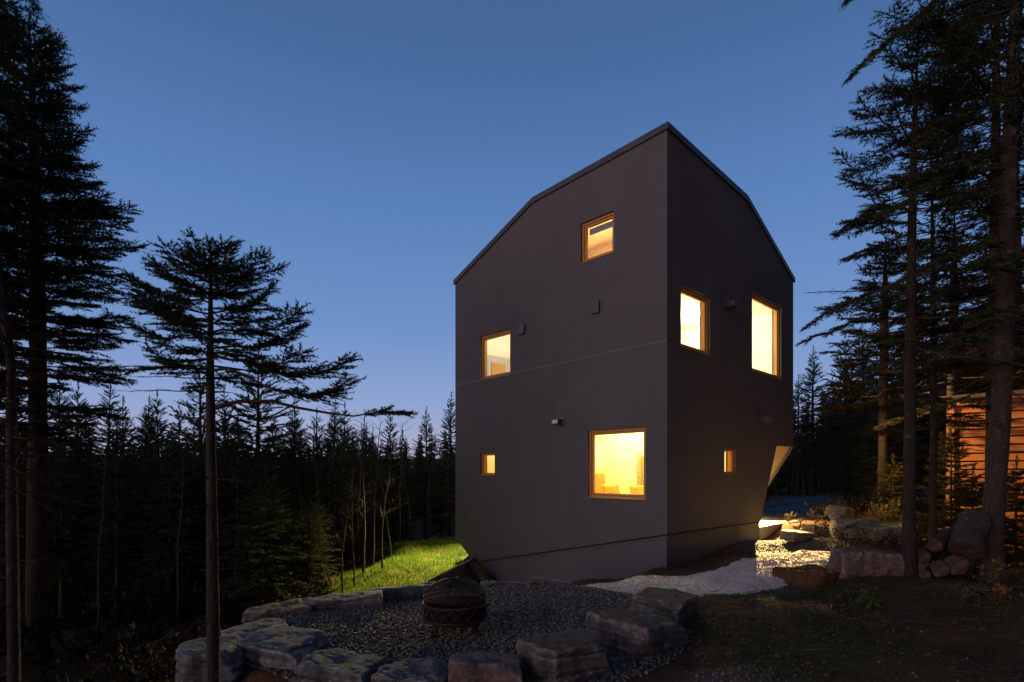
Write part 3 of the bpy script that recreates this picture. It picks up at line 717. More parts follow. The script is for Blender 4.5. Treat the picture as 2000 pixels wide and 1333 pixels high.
def interp_axis(pts):
    pts=np.asarray(pts); zs=pts[:,2]
    return lambda z: np.array([np.interp(z,zs,pts[:,0]),np.interp(z,zs,pts[:,1]),z])
def local(pts,base): return np.asarray(pts)-np.asarray(base)

# --- big spruce at the left edge
Y=10.0; base=W(72,1130,Y); base[2]=Hs(base[0],base[1])-.1
ax=local([base,W(74,900,Y),W(74,600,Y),W(68,300,Y),W(57,48,Y)],base); axf=interp_axis(ax)
py2=lambda z:(HY-(z+base[2])/Y*F)
prf=lambda z: np.interp(py2(z),[40,70,150,260,340,410,470,560,650,740,830],[4,22,70,78,105,135,168,165,175,150,110])*Y/F
t=Tree(11); zt=ax[-1][2]; zb_=(HY-850)/F*Y-base[2]
crown_auto(t,axf,zb_,zt,prf,.25,6,.42,.095,.07,.13,a_top=.8,a_bot=-.10,b=.0,s0=.18,droop=.10,gap=.16)
mk_tree('spruce_tree','tall full dark spruce at the left edge reaching almost to the top',trunk_mesh('trunk',ax,[.17,.145,.12,.07,.012],M['bark'],3,stubs=40,stub_len=.6),t.mesh('crown',TM,.12,[M['branch'],M['needle']]),base)

Y=8.6; base=W(-70,1150,Y); base[2]=Hs(base[0],base[1])-.1
ax=local([base,W(-66,900,Y),W(-66,500,Y),W(-64,100,Y),W(-60,-120,Y)],base); axf=interp_axis(ax)
prf=lambda z: np.interp(py2(z),[-110,0,200,400,600,800],[5,60,100,120,130,110])*Y/F
t=Tree(12); zt=ax[-1][2]; zb_=(HY-820)/F*Y-base[2]
crown_auto(t,axf,zb_,zt,prf,.3,6,.42,.10,.075,.13,a_top=.8,a_bot=-.12,b=-.05,s0=.18,droop=.12,gap=.15)
mk_tree('spruce_tree','spruce cut off by the left edge of the picture, only its boughs in view',trunk_mesh('trunk',ax,[.15,.13,.11,.06,.012],M['bark'],4,stubs=20,stub_len=.5),t.mesh('crown',TM,.12,[M['branch'],M['needle']]),base)

# --- slim fir in front of the pit wall
Y=4.25; base=W(414,1333,Y); base[2]=Hs(base[0],base[1])-.1
pxs=[(416,1250),(414,1000),(411,780),(411,600),(412,495)]
ax=local([base]+[W(a,b,Y) for a,b in pxs],base); axf=interp_axis(ax)
t=Tree(21); rng=t.rng
limbs=[(565,306,513,.2,.15),(592,265,546,.2,-.1),(625,278,578,.25,.2),(652,262,640,.35,-.2),(560,400,505,.1,.1),(568,512,503,.15,0),(585,470,520,.15,-.25),(612,527,566,.15,.2),(650,585,607,.25,-.1),(682,586,640,.25,.25),(690,590,690,.3,-.15),(694,682,704,.45,.1),(724,677,746,.5,-.2),(800,792,806,.78,.15),(545,445,488,.1,.2),(548,372,494,.1,-.2),(640,330,605,.2,.3),(700,300,690,.5,-.2)]
zof=lambda py:(HY-py)/F*Y-base[2]
for (sy,tx,ty,s0,dy) in limbs:
    p0=axf(zof(sy)); p1=W(tx,ty,Y+dy)-base; n=8; s=np.linspace(0,1,n)[:,None]
    pts=p0+(p1-p0)*s; L=np.linalg.norm(p1-p0); pts[:,2]+=(-(.10 if tx<750 else -.02)*L*np.sin(np.pi*s[:,0])+.03*L*np.sin(2*np.pi*s[:,0])); pts[1:-1]+=rng.normal(size=(n-2,3))*.012*L
    t.limb(pts,(.005+.006*L) if tx<750 else .017,.34*max(L,.4)+.06 if tx<750 else .42,.042,.042,s0=s0,tl=.076,droop=.06,phi=.85)
for (sy,tx,ty) in ((717,180,716),(768,222,763),(740,250,735),(783,560,790),(830,330,850),(935,480,940),(960,395,955)):
    p0=axf(zof(sy)); p1=W(tx,ty,Y+rng.uniform(-.2,.2))-base; n=7; s=np.linspace(0,1,n)[:,None]; pts=p0+(p1-p0)*s; L=np.linalg.norm(p1-p0)
    pts[1:-1]+=rng.normal(size=(n-2,3))*.012*L; t.limb(pts,.004+.003*L,.28*L,.10,.05,s0=.25,bare=True)
crown_auto(t,axf,zof(740),zof(500),lambda z:np.interp(z,[zof(740),zof(660),zof(560),zof(505)],[.62,.62,.50,.16]),.13,5,.34,.055,.045,.066,a_top=.5,a_bot=-.02,b=-.05,s0=.25,az_bias=lambda a:1.0 if abs(math.sin(a))>.5 else .55)
mk_tree('fir_tree','slim dark fir with flat layered limbs and long bare trunk before the forest',trunk_mesh('trunk',ax,[.052,.046,.038,.03,.018,.006],M['barkg'],7,n=12,stubs=30,stub_len=.12),t.mesh('crown',TN,.10,[M['branch'],M['needle']]),base)

# --- thin tree at far left with reddish dead boughs, and its overhanging twigs at the top
Y=5.2; base=W(30,1345,Y); base[2]=Hs(base[0],base[1])-.1
ax=local([base,W(26,1150,Y),W(22,900,Y),W(22,700,Y),W(-30,420,Y),W(-60,-60,Y),W(-60,-200,Y)],base); axf=interp_axis(ax); zof=lambda py:(HY-py)/F*Y-base[2]
t=Tree(31); rng=t.rng
crown_auto(t,axf,zof(950),zof(620),lambda z:rng.uniform(.35,.85),.16,4,.3,.09,.06,.07,a_top=.0,a_bot=-.2,b=-.1,s0=.3,dead=.5)
dead_me=t.mesh('dead_bough',TN,.10,[M['branch'],M['red']])
t=Tree(32); rng=t.rng
for (sx,sy,tx,ty,bare) in ((-30,-60,136,116,True),(-25,10,62,28,False),(-28,-30,100,38,True),(-25,90,40,62,False),(-28,-50,60,-8,False)):
    p0=W(sx,sy,Y)-base; p1=W(tx,ty,Y+rng.uniform(-.3,.3))-base; n=8; s=np.linspace(0,1,n)[:,None]; pts=p0+(p1-p0)*s; L=np.linalg.norm(p1-p0); pts[:,2]+=.1*L*np.sin(np.pi*s[:,0]); pts[1:-1]+=rng.normal(size=(n-2,3))*.01*L
    t.limb(pts,.006,.22 if bare else .3,.1 if bare else .055,.05,s0=.3,tl=.07,bare=bare)
crown_auto(t,axf,zof(160),zof(-190),lambda z:np.interp(z,[zof(160),zof(-190)],[.35,.2]),.2,4,.35,.07,.05,.07,gap=.3)
r=mk_tree('fir_tree','thin tree at the far left with rusty dead boughs on its trunk',trunk_mesh('trunk',ax,[.052,.047,.042,.036,.03,.02,.015],M['barkg'],9,n=12,stubs=40,stub_len=.3),t.mesh('crown',TN,.10,[M['branch'],M['needle']]),base)
link('dead_bough',dead_me,r)

# --- right-hand spruces
def big_right(seed,label,Y,pts,rads,prof_px,ytop,ybot,mat,needle,name='spruce_tree',extra=(),gap=.05,step=.24,per=6,tmpl=TM,tl=.11,a_bot=-.35,az_bias=None,dside=.10,base_py=1125):
    base=W(pts[0][0],base_py,Y); base[2]=Hs(base[0],base[1])-.08
    ax=local([base]+[W(a,b,Y) for a,b in pts],base); axf=interp_axis(ax); zof=lambda py:(HY-py)/F*Y-base[2]
    t=Tree(seed); rng=t.rng
    py2=lambda z:(HY-(z+base[2])/Y*F)
    ys_,rs_=zip(*prof_px); prf=lambda z:np.interp(py2(z),ys_,rs_)*Y/F
    crown_auto(t,axf,zof(ybot),zof(ytop),prf,step,per,.36,dside,.07,tl,a_top=.45,a_bot=a_bot,b=.02,s0=.28,droop=.10,dead=.30,gap=gap,az_bias=az_bias)
    for (sy,tx,ty,tY,s0,bare,ls) in extra:
        p0=axf(zof(sy)); p1=W(tx,ty,tY)-base; n=9; s=np.linspace(0,1,n)[:,None]; pp=p0+(p1-p0)*s; L=np.linalg.norm(p1-p0)
        pp[:,2]+=.07*L*np.sin(np.pi*s[:,0]); pp[1:-1]+=rng.normal(size=(n-2,3))*.01*L
        t.limb(pp,.006+.005*L,ls,.085,.06,s0=s0,tl=tl*.9,bare=bare,droop=.16,phi=.8)
    return mk_tree(name,label,trunk_mesh('trunk',ax,rads,mat,seed,stubs=60,stub_len=.35),t.mesh('crown',tmpl,.12,[M['branch'],needle]),base)
big_right(41,'slim dark spruce with drooping boughs just right of the house, beside the pink boulder',8.6,[(1776,1000),(1778,700),(1782,400),(1788,200),(1792,95)],[.093,.085,.075,.055,.032,.008],[(90,6),(130,55),(200,110),(300,140),(450,135),(560,150),(640,160),(700,120)],95,690,M['bark'],M['needle'],gap=.34,step=.29,per=5,dside=.12,
  extra=[(520,1640,300,8.2,.3,False,.3),(300,1628,248,8.3,.35,True,.2),(420,1650,352,8.9,.3,False,.3),(380,1640,455,8.4,.3,False,.32),(470,1652,505,8.8,.3,False,.3),(600,1572,572,8.4,.45,True,.25),(560,1575,640,8.3,.4,False,.3),(620,1570,668,8.6,.35,False,.28),(590,1600,605,8.2,.5,True,.25),(200,1690,180,8.7,.2,False,.25)])
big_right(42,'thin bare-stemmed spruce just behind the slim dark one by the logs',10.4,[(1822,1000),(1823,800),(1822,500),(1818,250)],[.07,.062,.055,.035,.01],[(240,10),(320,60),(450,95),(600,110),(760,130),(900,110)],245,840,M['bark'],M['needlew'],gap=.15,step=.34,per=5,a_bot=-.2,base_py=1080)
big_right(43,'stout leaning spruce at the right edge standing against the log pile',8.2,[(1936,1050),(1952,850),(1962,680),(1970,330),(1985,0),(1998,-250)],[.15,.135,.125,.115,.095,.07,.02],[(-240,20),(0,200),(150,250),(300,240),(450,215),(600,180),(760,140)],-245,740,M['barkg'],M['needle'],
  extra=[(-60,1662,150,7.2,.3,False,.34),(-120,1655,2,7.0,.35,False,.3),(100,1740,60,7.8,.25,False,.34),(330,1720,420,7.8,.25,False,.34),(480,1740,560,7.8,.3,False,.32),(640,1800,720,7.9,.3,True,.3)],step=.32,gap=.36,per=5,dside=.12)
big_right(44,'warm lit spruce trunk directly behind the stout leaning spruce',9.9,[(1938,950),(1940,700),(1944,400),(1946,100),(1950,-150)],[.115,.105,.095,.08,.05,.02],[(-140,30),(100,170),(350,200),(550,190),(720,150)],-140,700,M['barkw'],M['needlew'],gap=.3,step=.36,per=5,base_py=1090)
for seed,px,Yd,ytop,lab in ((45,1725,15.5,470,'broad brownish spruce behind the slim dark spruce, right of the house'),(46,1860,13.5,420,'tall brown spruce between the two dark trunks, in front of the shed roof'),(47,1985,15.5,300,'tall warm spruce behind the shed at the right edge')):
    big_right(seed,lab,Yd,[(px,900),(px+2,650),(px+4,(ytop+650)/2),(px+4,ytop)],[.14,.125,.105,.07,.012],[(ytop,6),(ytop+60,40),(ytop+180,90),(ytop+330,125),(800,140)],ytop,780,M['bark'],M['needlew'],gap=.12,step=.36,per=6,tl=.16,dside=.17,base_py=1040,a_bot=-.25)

# --- forest spruces behind, copied from a few prototypes
def forest_proto(seed,Ht,zc,Rm,mat_b,mat_n,full):
    ax=np.array([[0,0,-.3],[.03,.0,Ht*.3],[.05,.02,Ht*.65],[.02,.03,Ht]]); axf=interp_axis(ax)
    t=Tree(seed); prf=lambda z:Rm*np.interp((z-zc)/(Ht-zc),[0,.12,.3,.7,1],[.75,1,.92,.45,.03])*t.rng.uniform(.8,1.15)
    crown_auto(t,axf,zc,Ht,prf,.33,7,.46,.20,.1,.42,a_top=.7,a_bot=-.28,b=-.02,third=False,s0=.12,droop=.10,gap=.06,dead=.1)
    # dead lower twigs
    rng=t.rng
    for i in range(int(zc*7)):
        z=rng.uniform(.25,max(.5,zc)); az=rng.uniform(0,6.28); L=rng.uniform(.3,1.1)
        t.limb(arc(axf(z),az,L,-.1,-.15,5,rng),.007,.25,.25,.1,s0=.3,bare=True)
    return trunk_mesh('trunk',ax,[.13*Ht/10,.11*Ht/10,.07*Ht/10,.01],mat_b,seed,n=9,flare=False,stubs=10),t.mesh('crown',TF,.5,[M['branch'],mat_n],3)
PR=[forest_proto(101,9,1.2,1.5,M['bark'],M['needlef'],1),forest_proto(102,10,2.6,1.25,M['bark'],M['needlef'],1),forest_proto(103,10,3.0,1.3,M['barkw'],M['needlef'],0),forest_proto(104,8,.5,1.35,M['bark'],M['needlef'],1),forest_proto(105,11,3.6,1.35,M['barkg'],M['needlef'],0),forest_proto(106,9,2.0,1.05,M['bark'],M['needlef'],1)]
PH=[9,10,10,8,11,9]
rF=np.random.default_rng(77); tree_n=[0]; placed=[]
def forest(px,ytop,Yd,k,label,group,wscale=1.0):
    q=W(px,ytop,Yd); g=Hs(q[0],q[1])-.05; h=(q[2]-g)/PH[k]
    r=mk_tree('spruce_tree',label,PR[k][0],PR[k][1],(q[0],q[1],g),group)
    s=h; r.scale=(s*wscale,s*wscale,s); r.rotation_euler=(rF.uniform(-.02,.02),rF.uniform(-.02,.02),rF.uniform(0,6.28)); placed.append((q[0],q[1]))
GL='spruces of the forest left of the house'; GRR='spruces of the forest beyond the driveway'
LAB1='dark spruce in the dense forest behind the slim fir, left of the house'
named=[(500,688,15.5,0,'wide dark spruce rising behind the slim fir, tallest of the forest there',1.15),(395,728,16.5,3,'dark spruce top directly behind the slim fir trunk',1.1),
 (725,845,27,5,'narrow pointed spruce left of the house, tallest of the low gap',.9),(766,806,24,1,'pointed spruce under the tip of the long fir branch',.85),(830,805,24,1,'pointed spruce second from the house wall on its left',1.0),(876,778,23,5,'pointed spruce touching the left edge of the house',1.0)]
for px,yt,Yd,k,lab,ws in named: forest(px,yt,Yd,k,lab,GL,ws)
for px,yt,Yd,k in [(286,792,20,3),(308,778,21,0),(345,800,19,1),(150,765,17,0),(205,752,19,1),(242,792,18,3),(440,770,18,5),(575,790,18,1),(622,812,18.5,0),(650,795,20,1),(668,800,22,0),(795,866,30,5),(850,862,30,1),(700,880,30,3),(748,872,33,0),(815,868,34,3),(110,742,21,1),(40,760,16,0),(-30,740,15,1),(460,815,13.5,2),(330,850,13,1),(540,830,14.5,2),(595,850,15.5,4),(230,835,13,4),(120,840,13,2),(20,830,12.5,4),(640,872,17.5,2),(690,895,20,4),(385,830,14,4),(860,900,27,0),(785,905,27,3),(735,915,25,3),(900,885,27,1)]:
    forest(px,yt,Yd,k,LAB1,GL)
for i in range(34):
    px=rF.uniform(-260,760); Yd=rF.uniform(15,30) if px<560 else rF.uniform(23,32); forest(px,rF.uniform(815,880),Yd,int(rF.integers(0,6)),LAB1,GL)
for i in range(30):
    px=rF.uniform(-120,640); Yd=rF.uniform(12.5,19); forest(px,rF.uniform(880,985),Yd,[3,0,1][int(rF.integers(0,3))],'low bushy spruce filling the dark forest behind the slim fir',GL,1.25)
LAB2='tall dark spruce standing in the forest beyond the driveway right of the house'
forest(1588,688,30,1,'pointed spruce beyond the driveway, alone against the sky right of the house',GRR,1.1); forest(1650,662,26,0,'broad spruce right of the pointed one beyond the driveway',GRR,.95)
forest(1556,742,34,5,'small spruce top at the right corner of the house',GRR)
for px,yt,Yd,k in [(1615,770,34,4),(1690,640,27,4),(1730,610,24,2),(1770,640,26,0),(1830,600,24,4),(1880,620,22,2),(1930,580,25,1),(1985,540,23,2),(1660,800,23,3),(1712,770,21,3),(1570,830,36,2),(1640,780,36,4),(1700,720,33,2),(1800,640,30,4),(1855,600,28,1),(1915,560,29,4),(1970,560,27,2),(1750,700,20,3),(2040,450,22,1)]:
    forest(px,yt,Yd,k,LAB2,GRR)
for i in range(22):
    px=rF.uniform(1540,2150); Yd=rF.uniform(30,42); forest(px,rF.uniform(720,840)-(px-1540)*.2,Yd,int(rF.integers(0,6)),LAB2,GRR)
# sunlit-gap saplings behind the house are hidden; far forest as one mass
def far_forest():
    V=[];Fc=[];o=0; rng=np.random.default_rng(9)
    for i in range(420):
        az=rng.uniform(-1.05,1.05); D=rng.uniform(40,75); x=math.sin(az)*D; y=math.cos(az)*D
        if y<30: continue
        px=1000+x/y*F
        if 860<px<1540 and False: continue
        g=Hs(x,y); ytop=rng.uniform(840,885) if px<1000 else rng.uniform(760,830); z=(HY-ytop)/F*y; h=z-g; Rm=h*.16
        n=90; zz=rng.uniform(.04,1,n)**.8; a=rng.uniform(0,6.28,n); r=Rm*(1-zz)*1.0+.05
        c=np.stack([x+0*a,y+0*a,g+h*zz],1); d=np.stack([np.cos(a)*r,np.sin(a)*r,-.35*r],1); s=np.stack([-np.sin(a),np.cos(a),0*a],1)*(.35*r[:,None]+.08)
        tri=np.stack([c+np.array([0,0,.15*h/10]),c+d+s,c+d*1.1-s],1).reshape(-1,3)
        V.append(tri); Fc.append(np.arange(len(tri)).reshape(-1,3)+o); o+=len(tri)
        tk=np.array([[x-.1,y,g],[x+.1,y,g],[x,y,z]]); V.append(tk); Fc.append(np.array([[0,1,2]])+o); o+=3
    me=np_mesh('forest',np.concatenate(V),np.concatenate(Fc),M['needlef']); tag(link('forest',me),'far dark forest closing the view behind the nearer trees','forest',kind='stuff')
far_forest()

# --- bare young stems along the forest edge
def bare_proto(seed,Ht,lean,mat):
    rng=np.random.default_rng(seed); n=7; u=np.linspace(0,1,n)
    ax=np.stack([lean*u*u*Ht+rng.normal(size=n)*.02,rng.normal(size=n)*.03,u*Ht-.1],1)
    tm=trunk_mesh('trunk',ax,list(.035*(1-u*.85)+.004),mat,seed,n=7,flare=False)
    t=Tree(seed+1); axf=interp_axis(ax)
    for i in range(26):
        z=rng.uniform(.35,.98)*Ht; az=rng.uniform(0,6.28); L=rng.uniform(.25,.8)
        t.limb(arc(axf(z),az,L,.5,.1,5,rng,rng.uniform(-.4,.4)),.008,.3,.14,.1,s0=.25,bare=True)
    return tm,t.mesh('crown',TF,.5,[M['branch'],M['branch']],3)
BP=[bare_proto(201,4.5,.10,M['barkw']),bare_proto(202,5.5,-.06,M['barkw']),bare_proto(203,3.5,.16,M['barkg'])]
GB='bare young trees at the forest edge'
def bare(px,pyb,Yd,k,h,label,group=GB):
    q=W(px,pyb,Yd); g=Hs(q[0],q[1]); r=empty('bare_sapling',(q[0],q[1],g),rF.uniform(0,6.28)); tag(r,label,'tree',group)
    link('trunk',BP[k][0],r); link('crown',BP[k][1],r); s=h/[4.5,5.5,3.5][k]; r.scale=(s,s,s)
LB_='thin bare stem at the forest edge left of the lit grass'
for px,pyb,Yd,k,h in [(745,1110,15.5,0,3.9),(728,1090,17,1,4.6),(762,1095,17.5,2,3.4),(712,1120,15.5,2,4.2),(690,1130,14.5,1,3.6),(668,1130,14,0,3.4),(630,1140,14,1,4.2),(605,1150,14,0,3.6),(545,1160,14,1,4.4),(650,1110,17,1,5),(700,1100,19,0,5.5),(780,1080,20,1,4.5),(800,1075,22,0,4.2),(835,1070,23,2,4),(345,1180,12,1,4),(190,1190,11,1,3.8)]:
    bare(px,pyb,Yd,k,h,LB_)
LB2='thin pale bare stem in the dark wood beyond the driveway'
for px,Yd,k,h in [(1546,33,2,4),(1560,30,0,3.4),(1622,28,1,4.2),(1690,25,2,3.4),(1700,24,0,3.8),(1668,24,1,3.6),(1715,22,2,3.2),(1738,22,0,3.4),(1600,32,1,4.4),(1640,30,0,3.4),(1580,31,2,3.2)]:
    bare(px,990,Yd,k,h,LB2,'pale bare stems beyond the driveway')

# --- small spruces in front of the shed
def young(px,ytop,Yd,label,seed,Rm=.8,mat='needlew'):
    q=W(px,ytop,Yd); g=Hs(q[0],q[1])-.05; Ht=q[2]-g
    ax=np.array([[0,0,-.1],[.01,.02,Ht*.5],[0,0,Ht]]); t=Tree(seed)
    crown_auto(t,interp_axis(ax),.15,Ht,lambda z:Rm*np.interp(z/Ht,[0,.2,1],[.9,1,.05]),.2,6,.42,.10,.07,.12,a_top=.6,a_bot=-.05,b=-.08,s0=.12,gap=.1)
    mk_tree('young_spruce',label,trunk_mesh('trunk',ax,[.03,.02,.005],M['bark'],seed,n=8,flare=False),t.mesh('crown',TM,.12,[M['branch'],M[mat]]),(q[0],q[1],g),'young spruces growing around the shed')
young(1858,840,12.0,'young spruce between the two trunks in front of the shed corner',301,.7)
young(1985,915,10.8,'young spruce in front of the shed boards at the right edge',302,.8)
young(1745,905,15.0,'young spruce behind the leafy orange shrub',303,.8)
young(1900,930,10.2,'low young spruce behind the upright log',304,.7)
0 and young(1690,760,17.5,'darker young spruce by the driveway end beyond the stone ledge',305,1.2,'needlef')

# ------------------------------------------------------------------ rocks
def rock_mesh(name,sx,sy,sz,seed,mat,flat_top=.0,rough=.05,n=36,strata=.0):
    rng=np.random.default_rng(seed)
    # cube sphere
    g=np.linspace(-1,1,n); U,Vv=np.meshgrid(g,g); V=[];Fq=[];o=0
    for axx in range(3):
        for sg in (1,-1):
            p=np.zeros((n*n,3)); p[:,axx]=sg; p[:,(axx+1)%3]=U.ravel()*sg; p[:,(axx+2)%3]=Vv.ravel(); V.append(p)
            i=np.arange(n*n).reshape(n,n)+o; Fq.append(np.stack([i[:-1,:-1],i[:-1,1:],i[1:,1:],i[1:,:-1]],-1).reshape(-1,4)); o+=n*n
    V=np.concatenate(V); d=V/np.linalg.norm(V,axis=1,keepdims=True)
    # polyhedral radius from random planes around a box
    nm=[(1,0,0),(-1,0,0),(0,1,0),(0,-1,0),(0,0,1),(0,0,-1)]; of=[1,1,1,1,.92,1]
    for k in range(15):
        v=rng.normal(size=3)*np.array([1,1,.8]); v/=np.linalg.norm(v); nm.append(v); of.append(rng.uniform(1.0,1.30)*np.abs(v).sum()**.6*.86)
    nm=np.array(nm,float); nm[:6]+=rng.normal(size=(6,3))*.07; nm/=np.linalg.norm(nm,axis=1,keepdims=True); of=np.array(of)
    dot=d@nm.T; r=np.where(dot>1e-3,of/np.maximum(dot,1e-3),9); 
    k=38.0; rad=-np.log(np.exp(-k*np.minimum(r,4)).sum(1))/k
    P_=d*rad[:,None]
    P_=P_*np.array([sx,sy,sz])/2
    out=np.empty(len(P_)); m=min(sx,sy,sz)
    for i,p in enumerate(P_):
        v=Vector(p)+Vector((seed*3.1,seed*1.7,0)); 
        cell=mnoise.voronoi(v*3.2)[0]; a=mnoise.fractal(v*2.4,1.0,2.0,3)*.6+.9*min(.5,cell[1]-cell[0])+.32*abs(mnoise.noise(v*9))+.26*abs(mnoise.noise(v*21))-.3
        s=math.sin((p[2]+.09*mnoise.noise(v*1.6)+.02*mnoise.noise(v*6))*math.pi/.16+seed)+.35*mnoise.noise(v*4) if strata>0 else 1
        out[i]=rough*a*.6+strata*max(0,1-abs(s)*2.6)*(-.020)*(abs(d[i][2])<.72)*(.4+1.2*abs(mnoise.noise(v*1.3+Vector((5,1,2)))))+strata*.012*mnoise.noise(Vector((seed,0,p[2]*16)))
    nrm=d*np.array([1/sx,1/sy,1/sz]); nrm/=np.linalg.norm(nrm,axis=1,keepdims=True)
    P_=P_+nrm*out[:,None]
    me=np_mesh(name,P_,np.concatenate(Fq),mat,smooth=False)
    import bmesh
    bm=bmesh.new(); bm.from_mesh(me); bmesh.ops.remove_doubles(bm,verts=bm.verts[:],dist=1e-4); bmesh.ops.recalc_face_normals(bm,faces=bm.faces[:])
    for f in bm.faces: f.smooth=True
    for e in bm.edges:
        if len(e.link_faces)==2 and e.calc_face_angle(0)>.28: e.smooth=False
    bm.to_mesh(me); bm.free(); return me
rs=[500]
def rock(px,py,Yd,sx,sy,sz,rz,label,mat='rock',group=None,name='boulder',strata=1.0,rough=.06,tilt=(0,0),cat='boulder'):
    rs[0]+=1; q=W(px,py,Yd)
    o=link(name,rock_mesh(name,sx,sy,sz,rs[0],M[mat],rough=rough,strata=strata)); rj=random.Random(rs[0]); o.location=Vector(q); o.rotation_euler=(tilt[0]+rj.uniform(-.09,.09),tilt[1]+rj.uniform(-.09,.09),rz); tag(o,label,cat,group); return o
GR='boulders ringing the fire pit'
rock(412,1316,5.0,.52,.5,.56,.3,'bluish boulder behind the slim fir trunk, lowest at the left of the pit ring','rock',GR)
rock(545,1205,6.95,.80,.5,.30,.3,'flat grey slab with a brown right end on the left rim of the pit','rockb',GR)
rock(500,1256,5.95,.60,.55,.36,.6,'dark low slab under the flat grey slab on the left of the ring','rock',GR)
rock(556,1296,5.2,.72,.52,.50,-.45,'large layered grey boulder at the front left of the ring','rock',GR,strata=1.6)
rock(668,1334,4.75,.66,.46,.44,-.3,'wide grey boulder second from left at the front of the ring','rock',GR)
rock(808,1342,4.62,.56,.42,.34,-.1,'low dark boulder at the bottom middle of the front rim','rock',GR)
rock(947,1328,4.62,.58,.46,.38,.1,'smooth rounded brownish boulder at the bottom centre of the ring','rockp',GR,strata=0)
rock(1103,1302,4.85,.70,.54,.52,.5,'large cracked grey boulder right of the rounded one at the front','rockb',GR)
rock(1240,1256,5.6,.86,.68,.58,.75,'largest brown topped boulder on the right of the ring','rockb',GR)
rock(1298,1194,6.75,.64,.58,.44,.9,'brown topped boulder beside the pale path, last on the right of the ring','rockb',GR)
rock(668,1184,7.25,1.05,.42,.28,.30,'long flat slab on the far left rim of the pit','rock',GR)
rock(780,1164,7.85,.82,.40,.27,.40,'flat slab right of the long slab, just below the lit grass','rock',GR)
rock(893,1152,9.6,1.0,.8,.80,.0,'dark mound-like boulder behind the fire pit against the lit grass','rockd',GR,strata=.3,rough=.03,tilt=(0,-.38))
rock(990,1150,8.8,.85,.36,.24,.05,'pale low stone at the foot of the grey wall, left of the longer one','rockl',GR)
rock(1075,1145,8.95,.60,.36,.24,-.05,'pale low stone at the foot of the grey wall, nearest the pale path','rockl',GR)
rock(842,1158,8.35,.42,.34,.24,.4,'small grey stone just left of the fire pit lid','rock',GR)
GS='stones along the lit path'
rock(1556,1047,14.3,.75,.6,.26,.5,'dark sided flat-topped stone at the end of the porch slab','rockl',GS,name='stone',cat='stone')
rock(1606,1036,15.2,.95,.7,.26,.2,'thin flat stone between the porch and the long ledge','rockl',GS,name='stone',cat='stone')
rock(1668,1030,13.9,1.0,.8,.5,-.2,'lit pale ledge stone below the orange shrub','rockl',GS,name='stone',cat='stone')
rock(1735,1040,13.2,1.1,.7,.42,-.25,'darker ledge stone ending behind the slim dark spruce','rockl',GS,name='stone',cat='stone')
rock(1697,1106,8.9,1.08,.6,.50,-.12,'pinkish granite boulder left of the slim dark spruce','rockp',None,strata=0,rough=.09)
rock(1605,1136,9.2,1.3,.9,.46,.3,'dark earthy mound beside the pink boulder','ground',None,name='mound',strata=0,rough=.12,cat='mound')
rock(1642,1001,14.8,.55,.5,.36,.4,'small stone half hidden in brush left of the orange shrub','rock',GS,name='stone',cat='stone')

# ------------------------------------------------------------------ gravel of the pit, and by the porch
def gravel(name,n,fn,size,mat,label,seed):
    rng=np.random.default_rng(seed)
    x,y=fn(rng,n); z=H(x,y); N=len(x)
    base=np.array([(1,0,0),(-1,0,0),(0,1,0),(0,-1,0),(0,0,.75),(0,0,-.75)],float)
    tri=np.array([(0,2,4),(2,1,4),(1,3,4),(3,0,4),(2,0,5),(1,2,5),(3,1,5),(0,3,5)])
    v=base[None]*(size*rng.uniform(.45,1.25,(N,1,1))*rng.uniform(.6,1.3,(N,1,3)))
    v=v+rng.normal(size=(N,6,3))*size*.12
    a=rng.uniform(0,6.28,N); b=rng.uniform(-.9,.9,N)
    ca,sa=np.cos(a),np.sin(a); cb,sb_=np.cos(b),np.sin(b)
    X1=v[...,0]; Z1=v[...,2]; vx=X1*cb[:,None]-Z1*sb_[:,None]; vz=X1*sb_[:,None]+Z1*cb[:,None]; vy=v[...,1]
    wx=vx*ca[:,None]-vy*sa[:,None]; wy=vx*sa[:,None]+vy*ca[:,None]
    V=np.stack([wx+x[:,None],wy+y[:,None],vz+z[:,None]+size*.3],-1).reshape(-1,3)
    Fc=(np.arange(N)[:,None,None]*6+tri[None]).reshape(-1,3)
    o=link(name,np_mesh(name,V,Fc,mat)); tag(o,label,'gravel',kind='stuff'); return o
def m_gravel(name,c1,c2,c3):
    m,nt,b=new_mat(name); 
    t=tex(nt,'ShaderNodeTexNoise',31,detail=1); c=ramp(nt,t.outputs['Fac'],[(.3,c1),(.5,c2),(.68,c3)])
    nt.links.new(c,b.inputs['Base Color']); b.inputs['Roughness'].default_value=.85; return m
M['gravel']=m_gravel('pit_gravel',(.035,.028,.023),(.115,.094,.077),(.34,.28,.225))
def disc(rng,n):
    r=2.4*np.sqrt(rng.random(n)); a=rng.uniform(0,6.28,n); x=PC[0]+r*np.cos(a); y=PC[1]+r*np.sin(a); k=pit_cut(x,y)<.12+.1*rng.random(n); return x[k],y[k]
gravel('gravel',26000,disc,.023,M['gravel'],'grey crushed gravel filling the fire pit circle',1)
def patch(rng,n):
    x=6.9+rng.normal(size=n)*.75; y=14.2+rng.normal(size=n)*.6; k=~in_house(x,y,.05); return x[k],y[k]
gravel('gravel',9000,patch,.022,m_gravel('path_gravel',(.06,.054,.045),(.11,.10,.083),(.20,.18,.15)),'lit grey gravel between the pale path and ledge stones',2)
def rgt(rng,n):
    x=rng.uniform(1.5,4.2,n); y=rng.uniform(4,9,n); k=rng.random(n)<smooth(.5,.8,vnoise(x,y,1.1,41))*smooth(4.2,2.0,x)+.03; return x[k],y[k]
gravel('gravel',9000,rgt,.014,M['gravel'],'sparse small gravel scattered right of the boulder ring',3)
